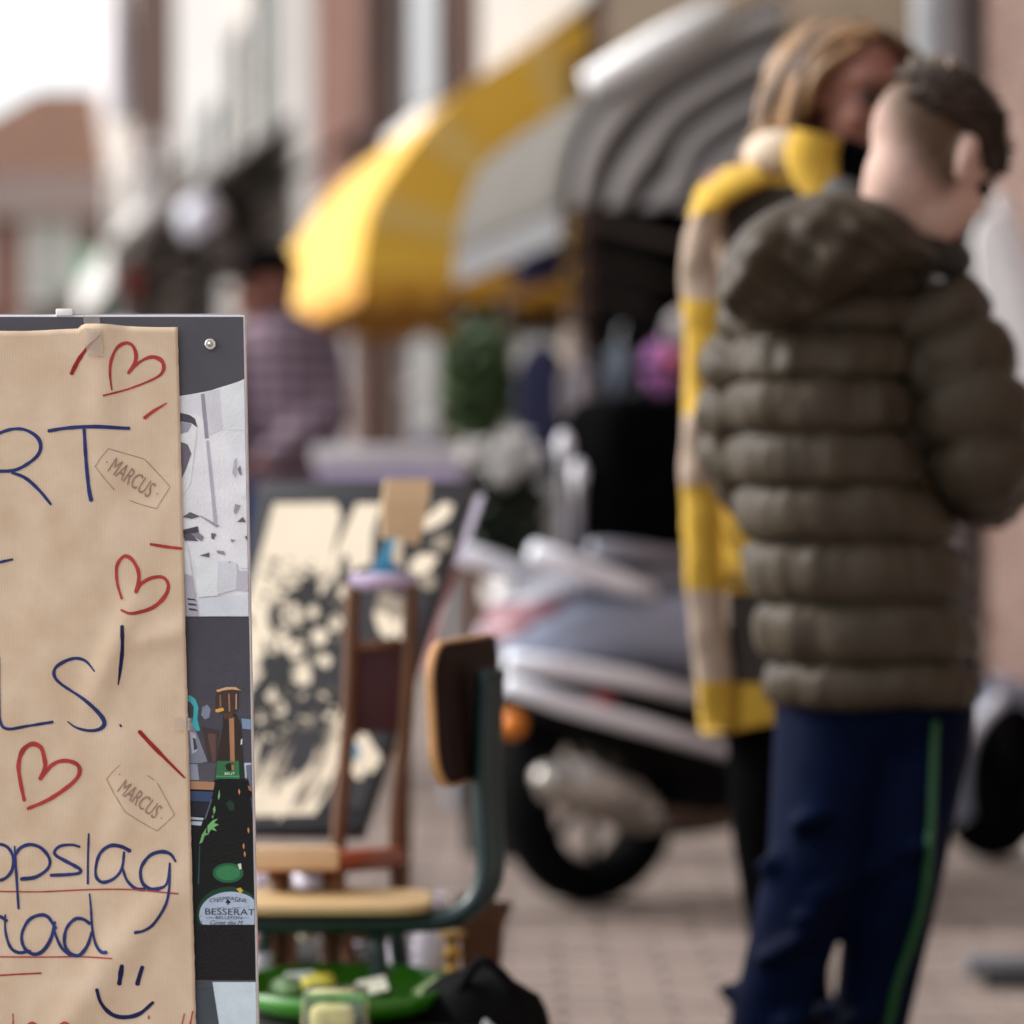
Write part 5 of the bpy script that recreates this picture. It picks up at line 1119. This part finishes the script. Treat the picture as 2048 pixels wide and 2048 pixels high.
# hood: a padded bag hanging behind the neck, wrinkled, with a dark fold where it meets the back
top = cr([(1432,585,0),(1446,520,0),(1488,455,0),(1560,408,0),(1640,385,0),(1720,390,0),(1800,425,0),(1856,480,0),(1884,535,0)], 8)
bot = cr([(1436,600,0),(1468,640,0),(1530,662,0),(1600,650,0),(1665,615,0),(1730,575,0),(1795,545,0),(1850,535,0),(1886,542,0)], 8)
nu, nv = len(top), 22; rings = []
for i in range(nu):
    u = i/(nu-1); r_ = []
    env = math.sin(math.pi*min(1, max(0, .04 + u*.92)))**.55
    for j in range(nv):
        w_ = j/(nv-1); p = top[i].lerp(bot[i], smooth(0,1,w_)*.5 + w_*.5); bulge = math.sin(math.pi*w_)**.6*env
        fold = .040*noise.noise((u*7 + w_*2.2, w_*1.6 - u*2, 1.5)) + .024*noise.noise((u*17 - w_*6, w_*4, 5.5)) + .014*abs(noise.noise((u*22+w_*9, w_*7, 9)))
        r_.append(P(p.x, p.y, 5.00 + .05*u - (.125*(1-.42*u))*bulge + fold*bulge))
    for j in range(nv-1, -1, -1):
        w_ = j/(nv-1); p = top[i].lerp(bot[i], w_*.9+.05); r_.append(P(p.x, p.y, 5.03 + .05*u + .07*math.sin(math.pi*w_)*env))
    rings.append(r_)
g = G(); g.loft(rings); g.put('hood', m_olive, boy, smooth=True)
col = []                                                          # padded collar round the neck
for i in range(25):
    a = 2*math.pi*i/24; col.append(neck + Vector((.082*math.cos(a), .075*math.sin(a), .03 - .045*math.cos(a) + .02*math.sin(a))))
g = G(); g.tube(col, .026, 12); g.put('collar', m_olived, boy, smooth=True)
# hair: a dense cap on crown and right side plus short tufts, faded at the nape
m_hair = mat('hair_dark_brown', '#2b1d12', .6, var=.35, scale=40, spec=.3); m_tip = mat('hair_light_tip', '#5d4a33', .6, var=.25, scale=40)
def hair_shell(name, m, cond, rad, parent, off=0):
    g = G(); nu_, nv_ = 60, 40; idx = {}; v = []; f = []
    for i in range(nv_+1):
        for j in range(nu_):
            ph, th = math.pi*i/nv_, 2*math.pi*j/nu_; a, b_, e_ = math.sin(ph)*math.cos(th), math.sin(ph)*math.sin(th), math.cos(ph)
            kx = 1 + .03*noise.noise((a*6, b_*6, e_*6+off)) + .02*noise.noise((a*16, b_*16, e_*4))
            if cond(a, b_, e_): idx[i, j] = len(v); v.append(at_(-.012 + rad[0]*a*kx, rad[1]*b_*kx, .03 + rad[2]*e_*kx))
    for i in range(nv_):
        for j in range(nu_):
            q = [(i,j),(i+1,j),(i+1,(j+1) % nu_),(i,(j+1) % nu_)]
            if all(x in idx for x in q): f.append(tuple(idx[x] for x in q))
    g.add(v, f); o = g.put(name, m, parent, smooth=True); md = o.modifiers.new('t','SOLIDIFY'); md.thickness = .012; md.offset = -1
    return o
hair_shell('hair', m_hair, lambda a, b_, e_: (e_ > .42 - .45*max(0,a) + .25*max(0,b_) + .07*noise.noise((a*6, b_*6, 2))) or (b_ < -.34 + .10*noise.noise((e_*6, a*6, 4)) and e_ > -.06 - .25*max(0,a) + .3*max(0,-a-.6) and a < .72), (.107,.088,.101), boy)
fd = boy_body
m_fade = bpy.data.materials.new('hair_fade'); m_fade.use_nodes = True; n = m_fade.node_tree.nodes; l = m_fade.node_tree.links; b = n['Principled BSDF']; b.inputs['Roughness'].default_value = .75
ca = n.new('ShaderNodeVertexColor'); ca.layer_name = 'weave'; tc = n.new('ShaderNodeTexCoord'); nz = n.new('ShaderNodeTexNoise'); nz.inputs['Scale'].default_value = 160; l.new(tc.outputs['Object'], nz.inputs[0])
mr = n.new('ShaderNodeMapRange'); mr.inputs[3].default_value = .8; mr.inputs[4].default_value = 1.2; l.new(nz.outputs[0], mr.inputs[0])
mx = n.new('ShaderNodeVectorMath'); mx.operation = 'SCALE'; l.new(ca.outputs[0], mx.inputs[0]); l.new(mr.outputs[0], mx.inputs['Scale']); l.new(mx.outputs[0], b.inputs['Base Color'])
vc = fd.data.color_attributes.new('weave', 'FLOAT_COLOR', 'POINT'); ca_, cb_ = Vector(lin('#b8988b')), Vector(lin('#4a3522'))
for i_, v_ in enumerate(fd.data.vertices):
    w_ = v_.co + wpos(fd) - hc; e_ = w_.dot(ax_[2])/.1; b2_ = w_.dot(ax_[1])/.08; a2_ = w_.dot(ax_[0])/.1
    k2 = 0
    if w_.length < .17 and not (b2_ < -1.0): k2 = smooth(-.55, .40, e_*.6 - b2_*.6 + .10*noise.noise(w_*40))*smooth(.25, .0, a2_)*smooth(-.95, -.35, e_)
    vc.data[i_].color = ca_.lerp(cb_, k2)
fd.data.materials.clear(); fd.data.materials.append(m_fade)
g = G(); random.seed(5)
for i in range(1500):
    a = random.uniform(-1,1); th = random.uniform(0, 6.28); e_ = random.uniform(-.05, 1); r_ = math.sqrt(1-e_*e_); d = Vector((r_*math.cos(th), r_*math.sin(th), e_))
    if not (d.z > .42 - .45*max(0,d.x) + .25*max(0,d.y) - .06 or (d.y < -.26 and d.z > -.08 + .3*max(0,-d.x-.6) and d.x < .72)): continue
    p = at_(-.012+.10*d.x, .08*d.y, .03+.094*d.z); q = at_(-.012+.10*d.x*1.12+.014+random.uniform(-.01,.01), .08*d.y*1.15+random.uniform(-.008,.008), .03+.094*d.z*1.15+random.uniform(-.002,.008))
    g.tube([p, p.lerp(q,.6), q], [.0036,.0028,.0008], 4)
o = g.put('hair_tufts', m_hair, boy); o['kind'] = 'stuff'
g = G()
for i in range(90):
    p = at_(-.035 + random.uniform(-.04,.03), random.uniform(-.04,.035), .110); q = p + (ax_[2]*.016 - ax_[0]*random.uniform(0,.012) + ax_[1]*random.uniform(-.008,.008)); g.tube([p - ax_[2]*.006, p.lerp(q,.6), q], [.003,.0025,.0008], 4)
o = g.put('crown_tuft', m_tip, boy); o['kind'] = 'stuff'

# ---------------------------------------------------------------- woman in the yellow and beige blanket coat
D = 5.9
wom = thing('person', 'woman with shoulder length brown hair in a yellow and beige blanket coat', 'person', Vector((P(1590,0,D).x, D, 0)))
hcw = P(1712, 196, 5.88); fwm = Vector((.50,-.84,-.20)); uwm = Vector((.16,-.10,.98))
body = G(); nkw = P(1640, 350, 5.95)
at_w, ax_w, k_w = head(body, hcw, fwm, uwm, .225, nkw, .05)
chain(body, [nkw, P(1620,520,5.97), P(1610,800,5.97), P(1600,1100,5.95)], [.07,.12,.12,.15])
slw, srw = P(1455,400,5.95), P(1790,410,5.98); cap(body, P(1620,450,5.97), slw, .07, .055); cap(body, P(1620,450,5.97), srw, .07, .055)
wl, wr2 = P(1520,900,5.78), P(1690,880,5.76)
chain(body, [slw, P(1425,680,5.9), wl], [.05,.042,.03]); chain(body, [srw, P(1790,680,5.92), wr2], [.05,.042,.03])
hand(body, wl, Vector((.6,-.7,-.2)), Vector((0,0,-1)), .95); hand(body, wr2, Vector((-.4,-.8,-.2)), Vector((0,0,-1)), .95)
lw = [[P(1560,1200,5.95), P(1540,1650,5.92), P(1575,2060,5.98)], [P(1620,1200,5.98), P(1600,1650,6.0), P(1600,2060,6.1)]]
for q in lw: q[-1].z = .08; chain(body, q, [.10,.06,.042]); cap(body, q[-1] - Vector((0,0,.03)), q[-1] + Vector((.04,-.14,-.05)), .038, .03)
blob('body', body, m_skin2, wom, .009, 3)
m_hw = mat('hair_brown', '#8a6844', .45, var=.35, scale=26, spec=.5); m_hwd = mat('hair_brown_dark', '#4a3118', .5, var=.35, scale=26, spec=.4)
face_parts(at_w, ax_w, k_w, wom, m_hwd)
g = G()
for q in lw: chain(g, [q[0] + Vector((0,0,.2)), q[0], q[1], q[2] + Vector((0,0,.04))], [.11,.10,.066,.05])
blob('trousers', g, m_blk, wom, .012, 4)
for q in lw:
    b_ = Vector((q[-1].x, q[-1].y, 0)); g = G(); g.loft([[b_ + Vector((x, y, z)) for x, y in rrect(.01,-.05,w_,h_,.04)] for z, w_, h_ in ((0,.09,.25),(.03,.095,.255),(.07,.085,.2))] + [[b_ + Vector((x, y, z)) for x, y in rrect(0,0,.1,.11,.04)] for z in (.12,.3)]); g.put('boot', m_blk, wom, smooth=True)
# blanket coat: colour blocks woven into the cloth
m_wool = bpy.data.materials.new('blanket_wool'); m_wool.use_nodes = True; n = m_wool.node_tree.nodes; l = m_wool.node_tree.links; b = n['Principled BSDF']; b.inputs['Roughness'].default_value = .95; b.inputs['Sheen Weight'].default_value = .06
ca = n.new('ShaderNodeVertexColor'); ca.layer_name = 'weave'; tc = n.new('ShaderNodeTexCoord'); nz = n.new('ShaderNodeTexNoise'); nz.inputs['Scale'].default_value = 90; nz.inputs['Detail'].default_value = 4; l.new(tc.outputs['Object'], nz.inputs[0])
mr = n.new('ShaderNodeMapRange'); mr.inputs[3].default_value = .75; mr.inputs[4].default_value = 1.25; l.new(nz.outputs[0], mr.inputs[0])
mx = n.new('ShaderNodeVectorMath'); mx.operation = 'SCALE'; l.new(ca.outputs[0], mx.inputs[0]); l.new(mr.outputs[0], mx.inputs['Scale']); l.new(mx.outputs[0], b.inputs['Base Color'])
bpn = n.new('ShaderNodeBump'); bpn.inputs['Strength'].default_value = .4; bpn.inputs['Distance'].default_value = .006; l.new(nz.outputs[0], bpn.inputs['Height']); l.new(bpn.outputs[0], b.inputs['Normal'])
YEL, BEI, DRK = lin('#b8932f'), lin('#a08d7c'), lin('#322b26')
def weave(o, fn):
    me = o.data; vc = me.color_attributes.new('weave', 'FLOAT_COLOR', 'CORNER'); base = wpos(o)
    for p in me.polygons:
        c = sum((me.vertices[i].co for i in p.vertices), Vector())/len(p.vertices) + base; k = fn(c)
        for li in p.loop_indices: vc.data[li].color = k
    me.materials.clear(); me.materials.append(m_wool)
ZB = lambda y: P(0, y, 5.85).z
bands = [(300,430,'Y'),(430,600,'B'),(600,830,'Y'),(830,970,'B'),(970,1185,'Y'),(1185,1365,'B'),(1365,1500,'Y')]
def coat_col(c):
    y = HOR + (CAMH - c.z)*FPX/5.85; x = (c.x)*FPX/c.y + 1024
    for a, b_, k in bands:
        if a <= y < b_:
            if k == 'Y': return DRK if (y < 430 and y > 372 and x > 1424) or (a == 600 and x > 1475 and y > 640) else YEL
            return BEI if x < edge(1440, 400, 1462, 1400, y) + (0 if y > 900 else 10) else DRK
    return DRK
lvw = [(318,1560,1700,5.93,.06),(345,1490,1760,5.93,.09),(385,1430,1810,5.93,.12),(450,1395,1850,5.93,.14),(560,1372,1870,5.92,.15),(700,1374,1880,5.92,.15),(830,1371,1890,5.92,.155),(970,1368,1880,5.92,.16),(1100,1372,1860,5.92,.165),(1250,1384,1830,5.92,.17),(1370,1395,1790,5.92,.17),(1462,1402,1760,5.92,.168)]
rings = []; n_ = 120
ys = [318 + (1462-318)*i/110 for i in range(111)]
for y in ys:
    for i in range(len(lvw)-1):
        a, b_ = lvw[i], lvw[i+1]
        if y <= b_[0]: t_ = (y-a[0])/(b_[0]-a[0]); q = [a[k]+(b_[k]-a[k])*t_ for k in range(5)]; break
    _, xl, xr, d, hd = q; c = P((xl+xr)/2, y - 0, d); hw = (xr-xl)/2/FPX*d; r_ = []
    for j in range(n_):
        th = 2*math.pi*j/n_; c_, s_ = math.cos(th), math.sin(th); k = .012*noise.noise((c_*4, s_*4, c.z*1.6)) + .006*noise.noise((c_*11, s_*11, c.z*3))
        dz = (.03*(c_+.9) if y > 1350 else 0)*smooth(1350,1462,y)
        r_.append(Vector((c.x + (hw+k*.6)*math.copysign(abs(c_)**.8, c_), d + (hd+k)*math.copysign(abs(s_)**.8, s_), c.z + dz)))
    rings.append(r_)
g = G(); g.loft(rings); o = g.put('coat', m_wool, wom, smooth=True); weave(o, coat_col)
# open front edge of the blanket folded outward along the left side, with a flap
pts = [(1394,412),(1372,480),(1370,560),(1388,640),(1386,720),(1372,830),(1360,920),(1372,1010),(1380,1180),(1398,1330),(1408,1455)]
rings = []
for q in cr([(x, y, 0) for x, y in pts], 8):
    wl_ = [(400,28),(480,34),(560,38),(630,50),(700,44),(800,27),(900,27),(1000,36),(1180,37),(1320,38),(1460,32)]; w_ = 30
    for a, b_ in zip(wl_, wl_[1:]):
        if a[0] <= q.y <= b_[0]: w_ = a[1] + (b_[1]-a[1])*(q.y-a[0])/(b_[0]-a[0])
    w_ += 4*noise.noise((q.y/60, 2, 0)); r_ = []
    for j in range(12):
        th = 2*math.pi*j/12; r_.append(P(q.x + 28 + w_*math.cos(th), q.y + 10*math.cos(th)*noise.noise((q.y/90,0,7)), 5.775 + (.018+.018*abs(noise.noise((q.y/110,5,1))))*math.sin(th) + .012*noise.noise((math.cos(th)*1.5, q.y/70, 3))))
    rings.append(r_)
g = G(); g.loft(rings); o = g.put('coat_edge', m_wool, wom, smooth=True); weave(o, lambda c: [YEL if k == 'Y' else BEI for a, b_, k in bands if a <= HOR + (CAMH-c.z)*FPX/5.775 < b_][0])
g = G(); rings = [[P(1440+6*i, 1040+16*i, 5.74-.004*i), P(1458+8*i, 1110+8*i, 5.73), P(1446+3*i, 1178, 5.76)] for i in range(8)]
g.loft(rings, caps=False, closed=False); o = g.put('coat_flap', m_wool, wom, smooth=True); weave(o, lambda c: YEL); md = o.modifiers.new('t','SOLIDIFY'); md.thickness = .008
g = G(); q = cr([(1498,330,0),(1450,350,0),(1400,385,0),(1378,440,0)], 6); rings = []
for i, p in enumerate(q):
    rings.append([P(p.x-4, p.y-9+5*math.sin(i*.9), 5.86), P(p.x+14, p.y+1, 5.81), P(p.x+40, p.y+26, 5.78), P(p.x+44, p.y+38, 5.79), P(p.x+18, p.y+22, 5.86)])
g.loft(rings); o = g.put('shoulder_band', m_wool, wom, smooth=True); weave(o, lambda c: YEL)
# yellow scarf round the neck
q = cr([(1618,250,0),(1600,300,0),(1612,350,0),(1640,400,0),(1660,470,0)], 8); rings = []
for i, p in enumerate(q):
    u = i/(len(q)-1); hw = 50 + 18*u; rings.append([P(p.x + 16 + 26*u + hw*math.cos(a), p.y + 16 + 10*math.cos(a), 5.78 - .04*u + .035*math.sin(a)) for a in [2*math.pi*j/14 for j in range(14)]])
g = G(); g.loft(rings); o = g.put('scarf', m_wool, wom, smooth=True); weave(o, lambda c: YEL)
g = G(); g.ell(P(1555,310,5.86), (.055,.05,.04)); o = g.put('scarf_fold', m_wool, wom, smooth=True); weave(o, lambda c: lin('#cdbda8'))
g = G(); g.tube([P(1640,320,5.86), P(1690,345,5.82), P(1740,360,5.84)], [.05,.055,.05], 12); g.tube([P(1670,360,5.79), P(1715,392,5.78), P(1770,420,5.8)], [.04,.05,.045], 12); g.put('jumper_collar', m_blk, wom, smooth=True)
# hair: locks combed from a parting over crown, ears and neck
random.seed(21); ga = G(); gb = G()
part = [at_w(.045-.13*i/29, -.012, .118 + .006*math.sin(i/29*3.1)) for i in range(30)]
def lock(g, a0, side, seed):
    i = random.random(); root = at_w(.055 - .14*i, -.012 + .004*side, .112 + .010*math.sin(i*3.1))
    out = .088 + random.uniform(0,.018); fwd = .012 - .115*i; ln = random.uniform(-.13,-.19)
    pts_ = [root, at_w(fwd*.9, side*out*.62, .095), at_w(fwd*.85-.008, side*out*1.04, .03), at_w(fwd*.8-.02, side*(out*1.1), -.05), at_w(fwd*.75-.03, side*out*.98+random.uniform(-.01,.01), ln*.7), at_w(fwd*.7-.04+random.uniform(-.02,.02), side*(out*.95+random.uniform(-.012,.03)), ln)]
    pts_ = [p + Vector((noise.noise((seed*3.1, i_*1.7, 0)), noise.noise((seed*2.3, i_*1.3, 5)), .4*noise.noise((seed*1.9, i_, 9))))*.016*min(i_, 4)/2.5 for i_, p in enumerate(pts_)]
    g.tube(cr([tuple(p) for p in pts_], 5), [.010,.014,.015,.014,.012,.010,.004], 6) if False else g.tube(cr([tuple(p) for p in pts_], 3), [.007,.008,.009,.009,.009,.0095,.0095,.009,.009,.009,.0085,.008,.008,.007,.005,.003], 6)
for k in range(260): lock(ga if random.random() < .7 else gb, 0, -1 if k % 2 else 1, k)
for k in range(46):      # fringe swept from the parting to both sides of the forehead
    side = -1 if k % 5 == 0 else 1; q_ = random.random(); o_ = random.uniform(0,.012)
    pts_ = [at_w(.03, -.012, .117), at_w(.045, -.05, .085), at_w(.02, -.088-o_, .03), at_w(0, -.1, -.04), at_w(-.01, -.1, -.1), at_w(-.02, -.1, -.16)] if side < 0 else [at_w(.045-.02*q_, -.012, .117), at_w(.078-.03*q_+o_, side*(.035+.01*q_), .088), at_w(.072-.05*q_+o_, side*(.074+o_), .035), at_w(.040-.05*q_, side*(.094+o_), -.03), at_w(.02-.05*q_, side*(.10+o_), -.09), at_w(-.01-.04*q_, side*(.10+random.uniform(-.01,.02)), -.16)]
    (gb if side > 0 or random.random() < .3 else ga).tube(cr([tuple(p) for p in pts_], 3), [.006,.007,.008,.009,.009,.009,.009,.009,.009,.008,.008,.007,.007,.006,.005,.003], 6)  # locks on the shaded side take the dark colour to carry the shade
for k in range(150):
    th = random.uniform(-1.3, 1.3); root = at_w(-.05, 0, .115); o_ = .098 + random.uniform(0,.014)
    pts_ = [root, at_w(-.05-.05*math.cos(th), .07*math.sin(th), .09), at_w(-.015-o_*math.cos(th), o_*.9*math.sin(th), .02), at_w(-.015-o_*1.02*math.cos(th), o_*.95*math.sin(th), -.06), at_w(-.02-o_*.98*math.cos(th), o_*math.sin(th), -.13), at_w(-.03-(o_+random.uniform(-.01,.03))*math.cos(th), (o_+.01)*math.sin(th), random.uniform(-.16,-.2))]
    (ga if random.random() < .75 else gb).tube(cr([tuple(p) for p in pts_], 3), [.008,.009,.009,.0095,.0095,.0095,.0095,.009,.009,.009,.0085,.008,.008,.007,.005,.003], 6)
o = ga.put('hair', m_hw, wom, smooth=True); o['kind'] = 'stuff'; o = gb.put('hair_lowlights_shade', m_hwd, wom, smooth=True); o['kind'] = 'stuff'

# ---------------------------------------------------------------- man in the plaid shirt
D = 12.1
man = thing('person', 'man in a dark cap and pinkish plaid shirt, half hidden behind the sign', 'person', Vector((P(560,0,D).x, D, 0)))
hm = P(533, 575, D); body = G(); nkm = P(545, 650, D+.02)
at_m, ax_m, k_m = head(body, hm, Vector((-.85,-.5,-.1)), Vector((-.05,0,1)), .235, nkm, .06)
chain(body, [nkm, P(560,720,D), P(565,860,D), P(560,960,D)], [.07,.13,.14,.14]); slm, srm = P(480,700,D-.05), P(628,690,D+.05)
cap(body, P(560,690,D), slm, .08, .06); cap(body, P(560,690,D), srm, .08, .06)
wrm, wlm = P(520,930,D-.32), P(455,900,D-.3)
chain(body, [srm, P(640,840,D-.08), wrm], [.058,.048,.034]); chain(body, [slm, P(445,830,D-.1), wlm], [.055,.046,.034])
hand(body, wrm, Vector((-.9,-.2,-.1)), Vector((0,0,-1)), 1.0); hand(body, wlm, Vector((-.5,-.8,-.1)), Vector((0,0,-1)), 1.0)
lm = [[P(510,980,D), P(500,1250,D-.04), P(495,1520,D+.03)], [P(590,980,D+.03), P(590,1250,D), P(595,1520,D+.08)]]
for q in lm: q[-1].z = .09; chain(body, q, [.10,.065,.045]); cap(body, q[-1]-Vector((0,0,.03)), q[-1] + Vector((-.12,-.09,-.05)), .04, .034)
blob('body', body, m_skin2, man, .01, 3); face_parts(at_m, ax_m, k_m, man, m_hwd)
m_plaid = bpy.data.materials.new('plaid'); m_plaid.use_nodes = True; n = m_plaid.node_tree.nodes; l = m_plaid.node_tree.links; b = n['Principled BSDF']; b.inputs['Roughness'].default_value = .9
tc = n.new('ShaderNodeTexCoord'); fac = []
for ax_d, sc_ in (('Z', 5.5), ('X', 5.0)):
    wv = n.new('ShaderNodeTexWave'); wv.bands_direction = ax_d; wv.inputs['Scale'].default_value = sc_; wv.inputs['Distortion'].default_value = .6; l.new(tc.outputs['Object'], wv.inputs[0]); fac.append(wv)
mu = n.new('ShaderNodeMath'); mu.operation = 'MULTIPLY_ADD'; l.new(fac[0].outputs['Fac'], mu.inputs[0]); mu.inputs[1].default_value = .6; 
m3 = n.new('ShaderNodeMath'); m3.operation = 'MULTIPLY'; l.new(fac[1].outputs['Fac'], m3.inputs[0]); m3.inputs[1].default_value = .4; l.new(m3.outputs[0], mu.inputs[2])
mixp = n.new('ShaderNodeMix'); mixp.data_type = 'RGBA'; mixp.inputs[6].default_value = lin('#382831'); mixp.inputs[7].default_value = lin('#8f7a88'); l.new(mu.outputs[0], mixp.inputs[0]); l.new(mixp.outputs[2], b.inputs['Base Color'])
sh = G(); chain(sh, [P(550,665,D), P(562,715,D), P(580,840,D), P(568,960,D)], [.09,.165,.18,.165]); cap(sh, P(555,695,D), P(488,712,D-.05), .1, .085); cap(sh, P(570,690,D), P(634,712,D+.05), .11, .092)
chain(sh, [P(636,712,D+.04), P(652,838,D-.08), P(535,925,D-.30)], [.092,.08,.05]); chain(sh, [P(485,710,D-.05), P(448,830,D-.1), P(455,890,D-.28)], [.085,.07,.05])
blob('shirt', sh, m_plaid, man, .014, 4)
tr = G()
for q in lm: chain(tr, [q[0]+Vector((0,0,.06)), q[0], q[1], q[2]+Vector((0,0,.03))], [.14,.125,.09,.075])
blob('jeans', tr, mat('denim', '#173a66', .85, var=.2, scale=10), man, .014, 4)
for q in lm:
    b_ = Vector((q[-1].x, q[-1].y, 0)); g = G(); g.loft([[b_ + Vector((x, y, z)) for x, y in rrect(-.05,-.04,w_,h_,.05)] for z, w_, h_ in ((0,.24,.15),(.04,.245,.155),(.09,.17,.12),(.12,.1,.1))]); g.put('shoe', mat('shoe_brown', '#3b2a20', .6), man, smooth=True)
g = G(); kx = k_m; rg = []
for i in range(9):
    a = math.pi/2*i/8; rg.append([at_m(-.012 + .108*math.cos(a)*math.cos(t_), .09*math.cos(a)*math.sin(t_), .045 + .09*math.sin(a)) for t_ in [2*math.pi*j/24 for j in range(24)]])
g.loft(rg); cp = g.put('cap', m_blk, man, smooth=True)
g = G(); brim = [at_m(.07 + .085*math.cos(a), .075*math.sin(a), .048 - .012*math.cos(a)) for a in [R(-100 + 200*j/14) for j in range(15)]]; g.prism(brim, ax_m[2]*.006); g.put('brim', m_blk, cp, bevel=.001)
